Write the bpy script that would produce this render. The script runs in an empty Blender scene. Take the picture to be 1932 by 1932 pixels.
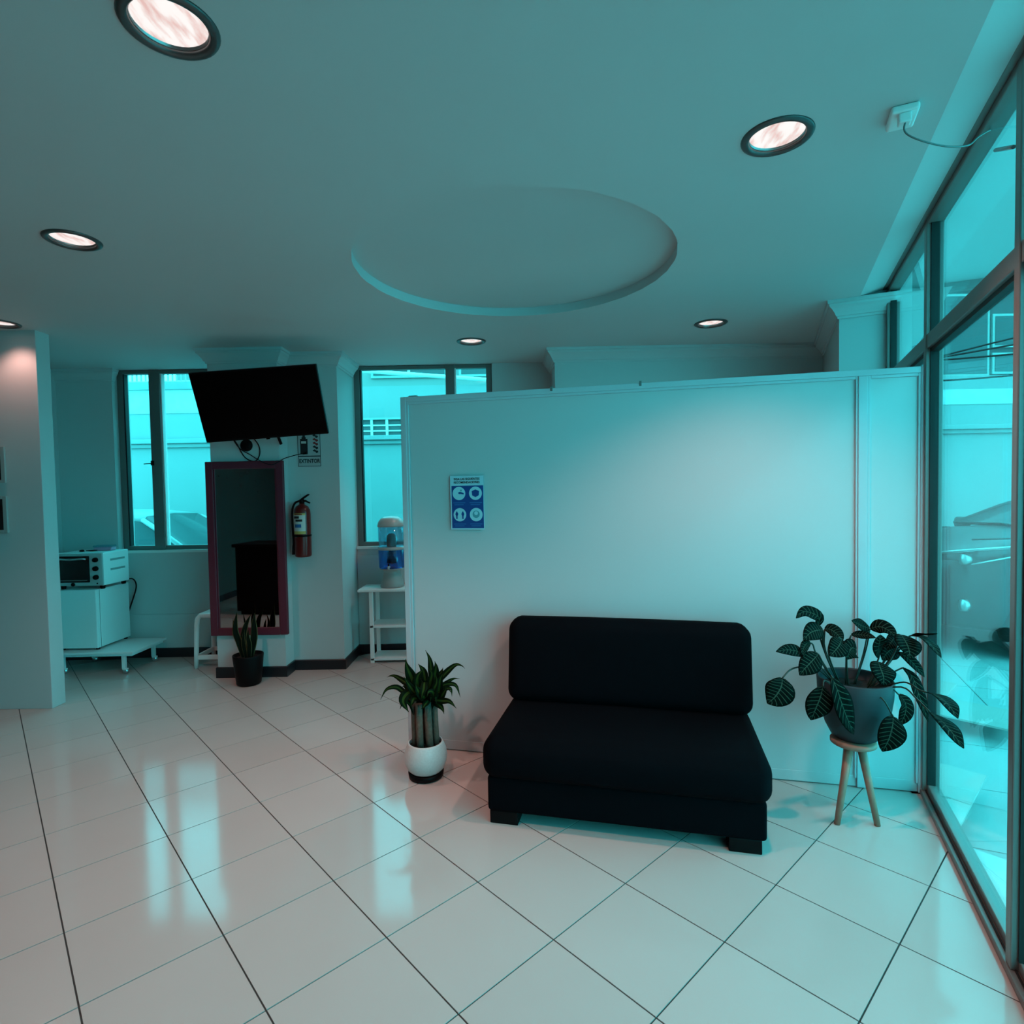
import bpy, bmesh, math, random
from mathutils import Vector, Matrix, geometry
random.seed(7)
scene = bpy.context.scene
COL = scene.collection
R = math.radians

# ------------------------------------------------------------------ camera
cam_d = bpy.data.cameras.new('camera'); cam_d.sensor_width = 36.0; cam_d.sensor_fit = 'HORIZONTAL'
cam_d.lens = 36.0*1093.4/1932.0; cam_d.clip_start = 0.05; cam_d.clip_end = 200
cam = bpy.data.objects.new('camera', cam_d); COL.objects.link(cam)
pitch, roll = -0.0358, -0.0180
fw = Vector((0, math.cos(pitch), math.sin(pitch))); rt = Vector((1, 0, 0)); up = rt.cross(fw)
r2 = math.cos(roll)*rt + math.sin(roll)*up; u2 = -math.sin(roll)*rt + math.cos(roll)*up
m = Matrix((r2, u2, -fw)).transposed().to_4x4(); m.translation = Vector((0, 0, 1.5055))
cam.matrix_world = m
scene.camera = cam

# ------------------------------------------------------------------ world, exposure
SKY = (0.050, 0.76, 0.86); SKY_STRENGTH = 7.1
LAMP = (1.0, 0.53, 0.45); LAMP_W = 72.0
world = bpy.data.worlds.new('world'); scene.world = world; world.use_nodes = True
bg = world.node_tree.nodes['Background']; bg.inputs[0].default_value = (*SKY, 1); bg.inputs[1].default_value = SKY_STRENGTH
vs = scene.view_settings; vs.view_transform = 'Standard'; vs.look = 'None'; vs.gamma = 1.0; vs.use_curve_mapping = False
vs.exposure = 0.0
scene.cycles.max_bounces = 7; scene.cycles.diffuse_bounces = 4; scene.cycles.glossy_bounces = 3
scene.cycles.transparent_max_bounces = 8; scene.cycles.transmission_bounces = 4
scene.cycles.sample_clamp_indirect = 8.0; scene.cycles.adaptive_threshold = 0.05

# ------------------------------------------------------------------ materials
def mat(name, color, rough=0.5, metal=0.0, spec=0.5, noise=None, bump=None, coat=0.0, emis=None, emis_s=0.0):
    mt = bpy.data.materials.new(name); mt.use_nodes = True
    nt = mt.node_tree; b = nt.nodes['Principled BSDF']
    b.inputs['Base Color'].default_value = (*color, 1); b.inputs['Roughness'].default_value = rough
    b.inputs['Metallic'].default_value = metal; b.inputs['Specular IOR Level'].default_value = spec
    b.inputs['Coat Weight'].default_value = coat
    if noise or bump:
        tc = nt.nodes.new('ShaderNodeTexCoord')
    if noise:  # (scale, amount)
        n = nt.nodes.new('ShaderNodeTexNoise'); n.inputs['Scale'].default_value = noise[0]; n.inputs['Detail'].default_value = 4
        nt.links.new(tc.outputs['Object'], n.inputs['Vector'])
        mx = nt.nodes.new('ShaderNodeMix'); mx.data_type = 'RGBA'
        k = noise[1]
        mx.inputs['A'].default_value = (*[max(0, c*(1-k)) for c in color], 1); mx.inputs['B'].default_value = (*[min(1, c*(1+k)) for c in color], 1)
        nt.links.new(n.outputs['Fac'], mx.inputs['Factor']); nt.links.new(mx.outputs['Result'], b.inputs['Base Color'])
    if bump:  # (scale, strength)
        n2 = nt.nodes.new('ShaderNodeTexNoise'); n2.inputs['Scale'].default_value = bump[0]; n2.inputs['Detail'].default_value = 3
        nt.links.new(tc.outputs['Object'], n2.inputs['Vector'])
        bp = nt.nodes.new('ShaderNodeBump'); bp.inputs['Strength'].default_value = bump[1]; bp.inputs['Distance'].default_value = 0.01
        nt.links.new(n2.outputs['Fac'], bp.inputs['Height']); nt.links.new(bp.outputs['Normal'], b.inputs['Normal'])
    if emis:
        b.inputs['Emission Color'].default_value = (*emis, 1); b.inputs['Emission Strength'].default_value = emis_s
    return mt

def glass(name, tint=(0.95, 0.97, 0.97), refl=0.06, rough=0.0, see=1.0):
    mt = bpy.data.materials.new(name); mt.use_nodes = True; nt = mt.node_tree
    for n in list(nt.nodes): nt.nodes.remove(n)
    out = nt.nodes.new('ShaderNodeOutputMaterial'); mx = nt.nodes.new('ShaderNodeMixShader')
    t = nt.nodes.new('ShaderNodeBsdfTransparent'); t.inputs[0].default_value = (*tint, 1)
    g = nt.nodes.new('ShaderNodeBsdfGlossy'); g.inputs['Roughness'].default_value = rough; g.inputs['Color'].default_value = (1, 1, 1, 1)
    lw = nt.nodes.new('ShaderNodeLayerWeight'); lw.inputs['Blend'].default_value = 0.25
    ml = nt.nodes.new('ShaderNodeMath'); ml.operation = 'MULTIPLY_ADD'; ml.inputs[1].default_value = 0.35; ml.inputs[2].default_value = refl*0.5
    nt.links.new(lw.outputs['Fresnel'], ml.inputs[0]); nt.links.new(ml.outputs[0], mx.inputs[0])
    nt.links.new(t.outputs[0], mx.inputs[1]); nt.links.new(g.outputs[0], mx.inputs[2]); nt.links.new(mx.outputs[0], out.inputs[0])
    return mt

M = {}
M['wall'] = mat('wall_paint', (0.50, 0.50, 0.50), 0.55, noise=(2.0, 0.02))
M['ceiling'] = mat('ceiling_paint', (0.55, 0.55, 0.55), 0.7, noise=(2.0, 0.02))
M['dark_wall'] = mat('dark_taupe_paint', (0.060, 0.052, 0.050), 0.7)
M['trim'] = mat('white_trim', (0.50, 0.50, 0.50), 0.5)
M['base'] = mat('navy_black_skirting', (0.006, 0.010, 0.014), 0.35)
M['grout'] = mat('grout', (0.035, 0.04, 0.04), 0.8)
M['alu'] = mat('dark_anodised_aluminium', (0.22, 0.19, 0.18), 0.38, metal=0.35)
M['alu2'] = mat('grey_window_aluminium', (0.16, 0.16, 0.155), 0.4, metal=0.3)
M['seal'] = mat('black_rubber_seal', (0.004, 0.004, 0.004), 0.6)
M['pane'] = glass('window_glass')
M['panel'] = mat('partition_white_laminate', (0.50, 0.51, 0.52), 0.42)
M['panelframe'] = mat('partition_frame_paint', (0.47, 0.50, 0.53), 0.4)
M['black_fabric'] = mat('black_fabric', (0.0012, 0.0017, 0.003), 0.85, spec=0.06, bump=(300, 0.1))
M['black'] = mat('black_plastic', (0.0025, 0.0025, 0.003), 0.5, spec=0.12)
M['screen'] = mat('screen_glass', (0.0006, 0.0006, 0.0008), 0.35, spec=0.08)
M['white'] = mat('white_plastic', (0.78, 0.79, 0.78), 0.35)
M['white_metal'] = mat('white_enamel', (0.76, 0.78, 0.78), 0.3)
M['pink'] = mat('crimson_pink_frame', (0.115, 0.011, 0.026), 0.5)
M['mirror'] = mat('mirror_silver', (0.55, 0.53, 0.53), 0.02, metal=1.0)
M['sticker'] = mat('dark_sticker', (0.012, 0.012, 0.014), 0.5)
M['red'] = mat('red_enamel', (0.11, 0.005, 0.004), 0.28)
M['paper'] = mat('paper_label', (0.55, 0.55, 0.52), 0.6)
M['yellow'] = mat('yellow_print', (0.50, 0.36, 0.10), 0.6)
M['ink'] = mat('black_ink', (0.008, 0.008, 0.010), 0.6)
M['redink'] = mat('red_ink', (0.22, 0.012, 0.010), 0.6)
M['blueink'] = mat('blue_print', (0.004, 0.05, 0.22), 0.5)
M['blue2'] = mat('light_blue_print', (0.02, 0.12, 0.32), 0.5)
M['steel'] = mat('brushed_steel', (0.5, 0.5, 0.5), 0.3, metal=0.9)
M['wood'] = mat('beech_wood', (0.40, 0.165, 0.115), 0.55, noise=(30, 0.2))
M['greypot'] = mat('slate_grey_ceramic', (0.034, 0.043, 0.050), 0.55, spec=0.25)
M['cordgrey'] = mat('grey_cord', (0.14, 0.15, 0.15), 0.5)
M['lampglass'] = mat('headlamp_glass', (0.05, 0.06, 0.065), 0.1, spec=0.3)
M['whitepot'] = mat('speckled_white_ceramic', (0.56, 0.565, 0.56), 0.4, noise=(120, 0.16))
M['soil'] = mat('dark_soil', (0.010, 0.007, 0.005), 0.9, bump=(80, 0.6))
M['cane'] = mat('cane_bark', (0.085, 0.062, 0.045), 0.85, noise=(45, 0.6), bump=(60, 0.5))
M['stem'] = mat('dark_green_stem', (0.010, 0.020, 0.010), 0.5)
M['rangeglass'] = mat('black_oven_glass', (0.002, 0.002, 0.002), 0.15)
M['trimring'] = mat('grey_metal_ring', (0.10, 0.10, 0.10), 0.35, metal=0.6)
M['outwall'] = mat('courtyard_render', (0.27, 0.275, 0.275), 0.85, noise=(1.2, 0.10))
M['pave'] = mat('courtyard_paving', (0.32, 0.325, 0.325), 0.7, noise=(3, 0.15))
M['farwall'] = mat('far_building_wall', (0.27, 0.24, 0.23), 0.85)
M['farwall2'] = mat('far_building_grey_wall', (0.08, 0.085, 0.09), 0.85)
M['darkglass'] = mat('dark_window_glass', (0.03, 0.045, 0.05), 0.1)
M['carwhite'] = mat('white_car_paint', (0.31, 0.32, 0.32), 0.3, coat=0.2)
M['cardark'] = mat('dark_grey_car_paint', (0.022, 0.025, 0.028), 0.35, spec=0.2, coat=0.1)
M['carglass'] = mat('car_window_glass', (0.05, 0.07, 0.075), 0.15, spec=0.15)
M['tyre'] = mat('tyre_rubber', (0.01, 0.01, 0.01), 0.8)
M['bluewater'] = glass('blue_tank_plastic', (0.22, 0.60, 0.92), 0.06)
M['cleartank'] = glass('clear_tank_plastic', (0.62, 0.80, 0.86), 0.06)
M['domelid'] = mat('pale_dome_lid', (0.40, 0.385, 0.37), 0.35)
M['greyfilter'] = mat('grey_ceramic_filter', (0.32, 0.33, 0.32), 0.6)
M['pinkbox'] = mat('pink_plastic_tub', (0.62, 0.25, 0.36), 0.4)
M['canopy'] = mat('translucent_canopy_sheet', (0.2, 0.2, 0.2), 0.6)
nt_ = M['canopy'].node_tree; tr_ = nt_.nodes.new('ShaderNodeBsdfTranslucent'); tr_.inputs[0].default_value = (0.37, 0.37, 0.37, 1)
nt_.links.new(tr_.outputs[0], nt_.nodes['Material Output'].inputs[0])
M['lamp_lens'] = None

def tile_material():
    mt = bpy.data.materials.new('polished_porcelain_tile'); mt.use_nodes = True; nt = mt.node_tree; b = nt.nodes['Principled BSDF']
    oi = nt.nodes.new('ShaderNodeObjectInfo'); tc = nt.nodes.new('ShaderNodeTexCoord')
    n = nt.nodes.new('ShaderNodeTexNoise'); n.inputs['Scale'].default_value = 3.0; n.inputs['Detail'].default_value = 3
    add = nt.nodes.new('ShaderNodeVectorMath'); add.operation = 'ADD'
    nt.links.new(tc.outputs['Object'], add.inputs[0]); nt.links.new(oi.outputs['Location'], add.inputs[1]); nt.links.new(add.outputs[0], n.inputs['Vector'])
    mx = nt.nodes.new('ShaderNodeMix'); mx.data_type = 'RGBA'
    mx.inputs['A'].default_value = (0.485, 0.405, 0.382, 1); mx.inputs['B'].default_value = (0.535, 0.455, 0.432, 1)
    av = nt.nodes.new('ShaderNodeMath'); av.operation = 'MULTIPLY_ADD'; av.inputs[1].default_value = 0.35
    hv = nt.nodes.new('ShaderNodeMath'); hv.operation = 'MULTIPLY'; hv.inputs[1].default_value = 0.65
    nt.links.new(n.outputs['Fac'], hv.inputs[0]); nt.links.new(oi.outputs['Random'], av.inputs[0]); nt.links.new(hv.outputs[0], av.inputs[2])
    nt.links.new(av.outputs[0], mx.inputs['Factor']); nt.links.new(mx.outputs['Result'], b.inputs['Base Color'])
    b.inputs['Roughness'].default_value = 0.10; b.inputs['Specular IOR Level'].default_value = 0.32
    return mt
M['tile'] = tile_material()

def lens_material():
    mt = bpy.data.materials.new('rippled_lamp_glass'); mt.use_nodes = True; nt = mt.node_tree; b = nt.nodes['Principled BSDF']
    tc = nt.nodes.new('ShaderNodeTexCoord'); mp = nt.nodes.new('ShaderNodeMapping'); mp.inputs['Scale'].default_value = (26, 7, 7)
    n = nt.nodes.new('ShaderNodeTexNoise'); n.inputs['Scale'].default_value = 1.6; n.inputs['Detail'].default_value = 4
    nt.links.new(tc.outputs['Object'], mp.inputs[0]); nt.links.new(mp.outputs[0], n.inputs['Vector'])
    cr = nt.nodes.new('ShaderNodeValToRGB'); cr.color_ramp.elements[0].position = 0.35; cr.color_ramp.elements[1].position = 0.58
    cr.color_ramp.elements[0].color = (0.78, 0.50, 0.46, 1); cr.color_ramp.elements[1].color = (1.0, 0.93, 0.90, 1)
    nt.links.new(n.outputs['Fac'], cr.inputs[0]); nt.links.new(cr.outputs[0], b.inputs['Emission Color'])
    b.inputs['Emission Strength'].default_value = 1.0; b.inputs['Base Color'].default_value = (0.1, 0.1, 0.1, 1); b.inputs['Roughness'].default_value = 0.4
    return mt
M['lamp_lens'] = lens_material()

def leaf_material(name, base, vein, kind):
    mt = bpy.data.materials.new(name); mt.use_nodes = True; nt = mt.node_tree; b = nt.nodes['Principled BSDF']
    uv = nt.nodes.new('ShaderNodeUVMap'); uv.uv_map = 'UVMap'; sp = nt.nodes.new('ShaderNodeSeparateXYZ'); nt.links.new(uv.outputs[0], sp.inputs[0])
    def mth(op, a, bb=None, cc=None):
        nd = nt.nodes.new('ShaderNodeMath'); nd.operation = op
        for i, v in enumerate((a, bb, cc)):
            if v is None: continue
            if isinstance(v, (int, float)): nd.inputs[i].default_value = v
            else: nt.links.new(v, nd.inputs[i])
        return nd.outputs[0]
    au = mth('ABSOLUTE', mth('SUBTRACT', sp.outputs[0], 0.5))          # 0 at midrib, 0.5 at edge
    if kind == 'zebra':
        ph = mth('FRACT', mth('MULTIPLY', mth('SUBTRACT', sp.outputs[1], mth('MULTIPLY', au, 0.28)), 9.0))
        st = mth('LESS_THAN', mth('ABSOLUTE', mth('SUBTRACT', ph, 0.5)), 0.08)
        mid = mth('LESS_THAN', au, 0.022)
        edge = mth('LESS_THAN', au, 0.44)
        f = mth('MULTIPLY', mth('MAXIMUM', st, mid), edge)
    elif kind == 'stripe':
        f = mth('MULTIPLY', mth('LESS_THAN', au, 0.13), 0.75)
    else:
        f = mth('GREATER_THAN', au, 0.42)
    mx = nt.nodes.new('ShaderNodeMix'); mx.data_type = 'RGBA'; mx.inputs['A'].default_value = (*base, 1); mx.inputs['B'].default_value = (*vein, 1)
    nt.links.new(f, mx.inputs['Factor']); nt.links.new(mx.outputs['Result'], b.inputs['Base Color'])
    b.inputs['Roughness'].default_value = 0.6; b.inputs['Specular IOR Level'].default_value = 0.03
    return mt
M['zebra'] = leaf_material('zebra_leaf', (0.0014, 0.0032, 0.0022), (0.036, 0.050, 0.035), 'zebra')
M['corn'] = leaf_material('striped_corn_leaf', (0.003, 0.008, 0.003), (0.028, 0.055, 0.010), 'stripe')
M['sword'] = leaf_material('sword_leaf', (0.006, 0.011, 0.007), (0.10, 0.095, 0.04), 'edge')

# ------------------------------------------------------------------ helpers
def empty(name, loc=(0, 0, 0), rz=0.0, rot=None):
    o = bpy.data.objects.new(name, None); COL.objects.link(o); o.empty_display_size = 0.05
    o.location = loc; o.rotation_euler = rot if rot else (0, 0, rz); return o
def tag(o, label, cat, group=None, kind=None):
    o['label'] = label; o['category'] = cat
    if group: o['group'] = group
    if kind: o['kind'] = kind
    return o

class MB:
    def __init__(s): s.v = []; s.f = []; s.sm = []
    def add(s, vs, fs, smooth=False):
        b = len(s.v); s.v += [tuple(v) for v in vs]; s.f += [tuple(i+b for i in f) for f in fs]; s.sm += [smooth]*len(fs); return s
    def box(s, x0, x1, y0, y1, z0, z1, mtx=None):
        vs = [Vector(p) for p in ((x0,y0,z0),(x1,y0,z0),(x1,y1,z0),(x0,y1,z0),(x0,y0,z1),(x1,y0,z1),(x1,y1,z1),(x0,y1,z1))]
        if mtx: vs = [mtx @ v for v in vs]
        return s.add(vs, [(0,3,2,1),(4,5,6,7),(0,1,5,4),(1,2,6,5),(2,3,7,6),(3,0,4,7)])
    def prism(s, poly, z0, z1):
        n = len(poly)
        a = sum(poly[i][0]*poly[(i+1)%n][1]-poly[(i+1)%n][0]*poly[i][1] for i in range(n))
        if a < 0: poly = poly[::-1]
        vs = [(x, y, z0) for x, y in poly]+[(x, y, z1) for x, y in poly]
        return s.add(vs, [tuple(range(n))[::-1], tuple(range(n, 2*n))]+[(i, (i+1)%n, n+(i+1)%n, n+i) for i in range(n)])
    def lathe(s, prof, seg=24, c=(0, 0, 0), smooth=True, mtx=None, cap=True):
        vs = []; fs = []
        for r, z in prof:
            for i in range(seg):
                a = 2*math.pi*i/seg; vs.append(Vector((c[0]+r*math.cos(a), c[1]+r*math.sin(a), c[2]+z)))
        if mtx: vs = [mtx @ v for v in vs]
        for j in range(len(prof)-1):
            for i in range(seg):
                k = (i+1) % seg; fs.append((j*seg+i, j*seg+k, (j+1)*seg+k, (j+1)*seg+i))
        s.add(vs, fs, smooth)
        b = len(s.v)-len(vs)
        if not cap:                                          # closed ring profile
            for i in range(seg): k = (i+1) % seg; s.f.append((b+(len(prof)-1)*seg+i, b+(len(prof)-1)*seg+k, b+k, b+i)); s.sm.append(False)
            return s
        if prof[0][0] > 1e-5: s.f.append(tuple(b+i for i in range(seg))[::-1]); s.sm.append(False)
        if prof[-1][0] > 1e-5: s.f.append(tuple(b+(len(prof)-1)*seg+i for i in range(seg))); s.sm.append(False)
        return s
    def tube(s, pts, rad, seg=10, cap=True):
        pts = [Vector(p) for p in pts]; n = len(pts)
        rads = rad if isinstance(rad, (list, tuple)) else [rad]*n
        vs = []; fs = []; prev = None
        for i, p in enumerate(pts):
            t = (pts[min(i+1, n-1)]-pts[max(i-1, 0)]).normalized()
            if prev is None:
                a = Vector((0, 0, 1)) if abs(t.z) < 0.9 else Vector((1, 0, 0)); u = t.cross(a).normalized()
            else: u = (prev-t*prev.dot(t)).normalized()
            prev = u; w = t.cross(u)
            for k in range(seg):
                a = 2*math.pi*k/seg; vs.append(p+rads[i]*(math.cos(a)*u+math.sin(a)*w))
        for i in range(n-1):
            for k in range(seg):
                q = (k+1) % seg; fs.append((i*seg+k, i*seg+q, (i+1)*seg+q, (i+1)*seg+k))
        b = len(s.v); s.add(vs, fs, True)
        if cap:
            s.f.append(tuple(b+k for k in range(seg))[::-1]); s.sm.append(False)
            s.f.append(tuple(b+(n-1)*seg+k for k in range(seg))); s.sm.append(False)
        return s
    def build(s, name, material, parent=None, bevel=0.0, seg=2, fix=True):
        me = bpy.data.meshes.new(name); me.from_pydata(s.v, [], s.f); me.update()
        for p, q in zip(me.polygons, s.sm): p.use_smooth = q
        if fix:
            bm = bmesh.new(); bm.from_mesh(me); bmesh.ops.recalc_face_normals(bm, faces=bm.faces); bm.to_mesh(me); bm.free()
        o = bpy.data.objects.new(name, me); COL.objects.link(o)
        me.materials.append(M[material] if isinstance(material, str) else material)
        if parent: o.parent = parent
        if bevel:
            md = o.modifiers.new('bevel', 'BEVEL'); md.width = bevel; md.segments = seg; md.limit_method = 'ANGLE'; md.angle_limit = R(40)
        return o

def smooth_path(pts, n=4):
    P = [Vector(p) for p in pts]; P = [2*P[0]-P[1]]+P+[2*P[-1]-P[-2]]; out = []
    for i in range(1, len(P)-2):
        for k in range(n):
            t = k/n; a, b, c, d = P[i-1:i+3]
            out.append(0.5*((2*b)+(c-a)*t+(2*a-5*b+4*c-d)*t*t+(3*b-a-3*c+d)*t**3))
    out.append(P[-2]); return out

def sweep(name, path, prof, material, closed=False, parent=None):
    """mitred sweep along a floor path; prof = (outward offset, z); outward = right-hand side of travel"""
    n = len(path); P = [Vector((x, y)) for x, y in path]; mb = MB(); rings = []
    for i in range(n):
        def nrm(a, b): d = (b-a).normalized(); return Vector((d.y, -d.x))
        n1 = nrm(P[i-1], P[i]) if (i > 0 or closed) else None
        n2 = nrm(P[i], P[(i+1) % n]) if (i < n-1 or closed) else None
        if n1 is None: mv = n2
        elif n2 is None: mv = n1
        else:
            mv = (n1+n2).normalized(); mv = mv/max(0.3, mv.dot(n1))
        rings.append([(P[i].x+mv.x*o, P[i].y+mv.y*o, z) for o, z in prof])
    k = len(prof); vs = [v for r in rings for v in r]; fs = []
    for i in range(n-1 if not closed else n):
        j = (i+1) % n
        for a in range(k): b = (a+1) % k; fs.append((i*k+a, i*k+b, j*k+b, j*k+a))
    if not closed: fs += [tuple(range(k)), tuple((n-1)*k+a for a in range(k))]
    mb.add(vs, fs); return mb.build(name, material, parent)

def rounded_box(w, d, h, r, n=6, puff=0.0, wr=0.0):
    """box centred in x,y from z=0..h with rounded edges; puff swells the faces"""
    mb = MB(); bm = bmesh.new(); bmesh.ops.create_cube(bm, size=2.0)
    bmesh.ops.subdivide_edges(bm, edges=bm.edges[:], cuts=11, use_grid_fill=True)
    hx, hy, hz = w/2, d/2, h/2
    for v in bm.verts:
        x, y, z = v.co
        def warp(c, half):                                   # half of the grid lines lie in the rounded zone
            sg = 1 if c >= 0 else -1; k = abs(c); return sg*((half-r)*k/0.5 if k <= 0.5 else half-r+r*(k-0.5)/0.5)
        q = Vector((warp(x, hx), warp(y, hy), warp(z, hz)))
        c = Vector((max(-hx+r, min(hx-r, q.x)), max(-hy+r, min(hy-r, q.y)), max(-hz+r, min(hz-r, q.z))))
        if (q-c).length > 1e-6: q = c+(q-c).normalized()*r
        if puff: q.z += puff*(1-x*x)*(1-y*y)*(1 if z > 0 else 0); q.y -= puff*0.6*(1-x*x)*(1-z*z)*(1 if y < 0 else 0)
        if wr and z > 0.9: q.z += wr*math.sin(q.x*46+2*math.sin(q.y*7))*max(0, y+0.3)*(1-x*x)*math.exp(-((q.x-0.05)/0.35)**2)
        v.co = q+Vector((0, 0, hz))
    bm.verts.ensure_lookup_table()
    mb.add([v.co.copy() for v in bm.verts], [tuple(l.vert.index for l in f.loops) for f in bm.faces], True); bm.free(); return mb

def text_mb(body, size, depth=0.0005, bold=0.0):
    cu = bpy.data.curves.new('lettering', 'FONT'); cu.body = body; cu.size = size; cu.align_x = 'CENTER'; cu.align_y = 'CENTER'; cu.extrude = depth; cu.offset = bold
    o = bpy.data.objects.new('lettering', cu); COL.objects.link(o)
    dg = bpy.context.evaluated_depsgraph_get(); me = bpy.data.meshes.new_from_object(o.evaluated_get(dg))
    mb = MB(); mb.add([(v.co.x, -v.co.z, v.co.y) for v in me.vertices], [tuple(p.vertices) for p in me.polygons])
    bpy.data.objects.remove(o); bpy.data.curves.remove(cu); return mb
def shifted(mb, dx=0, dy=0, dz=0):
    mb.v = [(x+dx, y+dy, z+dz) for x, y, z in mb.v]; return mb
def scaled(mb, sx=1, sz=1):
    mb.v = [(x*sx, y, z*sz) for x, y, z in mb.v]; return mb
def disc_mb(cx, cz, r, y, t=0.0006, seg=28, poly=None):
    mb = MB(); pts = poly or [(cx+r*math.cos(2*math.pi*i/seg), cz+r*math.sin(2*math.pi*i/seg)) for i in range(seg)]
    n = len(pts); mb.add([(x, y, z) for x, z in pts]+[(x, y+t, z) for x, z in pts], [tuple(range(n)), tuple(range(n, 2*n))[::-1]]+[(i, (i+1)%n, n+(i+1)%n, n+i) for i in range(n)]); return mb

def leaf_obj(spine, width, material, parent, shape='ellipse', fold=0.25, hint=None, twist=0.0, wave=0.0):
    P = smooth_path(spine, 4); n = len(P); cols = [-1, -0.5, 0, 0.5, 1]; vs = []; fs = []; uvs = []
    L = [0.0]
    for i in range(1, n): L.append(L[-1]+(P[i]-P[i-1]).length)
    hint = Vector(hint) if hint else Vector((0.1, -0.75, 0.65))
    prev = None
    for i, p in enumerate(P):
        t = (P[min(i+1, n-1)]-P[max(i-1, 0)]).normalized()
        side = t.cross(hint)
        if side.length < 0.2: side = t.cross(Vector((0.8, -0.4, 0.2)))
        side.normalize()
        if prev is not None:
            if side.dot(prev) < 0: side = -side
            side = (side*0.5+prev*0.5).normalized()
        prev = side; nr = side.cross(t).normalized()
        if nr.dot(hint) < 0: nr = -nr
        a = L[i]/L[-1]
        if shape == 'ellipse': w = math.sin(math.pi*min(1, a*0.97+0.03))**0.75*(1.12-0.25*a)
        elif shape == 'lance': w = max(0.02, (0.35+0.65*math.sin(math.pi*min(1, 0.15+a*0.85))) * (1-a**3.2))
        else: w = max(0.02, (0.55+0.45*math.sin(math.pi*(0.1+0.8*a)))*(1-a**5))
        if i == n-1: w = 0.03
        for c in cols:
            q = p+side*(c*w*width/2)+nr*(fold*abs(c)*w*width/2 + wave*math.sin(a*14+c)*width*0.3*abs(c))
            vs.append(q); uvs.append((c*0.5+0.5, a))
    for i in range(n-1):
        for k in range(4): fs.append((i*5+k, i*5+k+1, (i+1)*5+k+1, (i+1)*5+k))
    mb = MB(); mb.add(vs, fs, True); o = mb.build('leaf', material, parent, fix=False)
    ul = o.data.uv_layers.new(name='UVMap')
    for lp in o.data.loops: ul.data[lp.index].uv = uvs[lp.vertex_index]
    md = o.modifiers.new('thickness', 'SOLIDIFY'); md.thickness = 0.0012; md.offset = 0
    return o

# ================================================================== SETTING
CEIL = 2.70; YB = 5.44
GD = Vector((0.4117, 0.9114)); GN = Vector((-0.9114, 0.4117)); G0 = Vector((2.43, 3.70))   # glass line: towards the pillar, inward, far end
XL, YR = -4.20, -1.60
def gl(s, off=0.0):                                     # point on the glass line, s metres back from the pillar, off metres inward
    p = G0-GD*s+GN*off; return (p.x, p.y)
S_END = (G0.y-YR)/GD.y

# ---- floor: grout bed and individual tiles
T = 0.40; YAW0 = 0.7447; CA = (0.5868*T, -12.2851*T)
def node(k, mm):
    dx, dy = k*T-CA[0], -mm*T-CA[1]; c, s = math.cos(YAW0), math.sin(YAW0); return (dx*c-dy*s, dx*s+dy*c)
fl = MB().prism([(XL, YR), (gl(S_END)[0]+0.1, YR), (gl(0)[0]+0.05, gl(0)[1]), (3.3, 5.2), (3.3, YB+0.1), (XL, YB+0.1)], -0.10, -0.003).build('floor', 'grout')
tag(fl, 'polished beige porcelain tile floor laid diagonally with dark joints', 'floor', kind='structure')
half = T/2-0.0025
tb = MB().box(-half, half, -half, half, -0.012, 0.0); tb0 = tb.build('tile', 'tile', fl)
ang = -math.atan2(node(1, 0)[1]-node(0, 0)[1], 1) ; v1 = Vector(node(1, 0))-Vector(node(0, 0)); tang = math.atan2(v1.y, v1.x)
def inroom(x, y):
    if not (XL < x < 3.0 and YR < y < YB): return False
    d = (Vector((x, y))-G0).dot(GN); return d > -0.02 or y > 3.75
first = True; rest = MB(); count = 0
for k in range(-22, 26):
    for mm in range(-20, 34):
        x, y = node(k+0.5, mm+0.5)
        if not any(inroom(x+ox, y+oy) for ox in (-.2, 0, .2) for oy in (-.2, 0, .2)): continue
        near = any(inroom(x+ox, y+oy) for ox in (-.12, 0, .12) for oy in (-.12, 0, .12))
        if not near: continue
        behind = y > 3.383-0.24*(x+0.638)+0.35 and x > -0.25
        seen = y > 1.25 and abs(x) < 0.90*y+0.35 and not behind and not (x < -3.6 and y > 4.3)
        if seen:
            if first: o = tb0; first = False
            else: o = tb0.copy(); COL.objects.link(o); o.parent = fl
            o.location = (x, y, 0); o.rotation_euler = (0, 0, tang); count += 1
        else:
            mx = Matrix.Translation((x, y, 0)) @ Matrix.Rotation(tang, 4, 'Z'); rest.box(-half, half, -half, half, -0.012, 0.0, mx)
ro = rest.build('tile_field', 'tile', fl); ro['kind'] = 'stuff'
print('TILES', count)

# ---- ceiling with round recess and lamp holes
LAMPS = [(-0.845, 1.512), (0.929, 2.025), (-2.005, 2.719), (-0.299, 4.645), (1.47, 4.261), (-3.436, 3.96)]
RC, RR = (0.035, 3.155), 0.845; LR = 0.098
outer = [(XL-0.1, YR-0.1), gl(S_END+0.12, 0.19), gl(0.02, 0.19), gl(0.02, -0.3), (3.5, 5.0), (3.5, YB+0.2), (XL-0.1, YB+0.2)]
cv = [Vector(p) for p in outer]; ce = [(i, (i+1) % len(outer)) for i in range(len(outer))]
holes = [(RC, RR, 72)]+[(c, LR, 24) for c in LAMPS]
for c, r, sg in holes:
    b = len(cv); cv += [Vector((c[0]+r*math.cos(2*math.pi*i/sg), c[1]+r*math.sin(2*math.pi*i/sg))) for i in range(sg)]
    ce += [(b+i, b+(i+1) % sg) for i in range(sg)]
vo, eo, fo, _, _, _ = geometry.delaunay_2d_cdt(cv, ce, [], 0, 1e-6)
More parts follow.
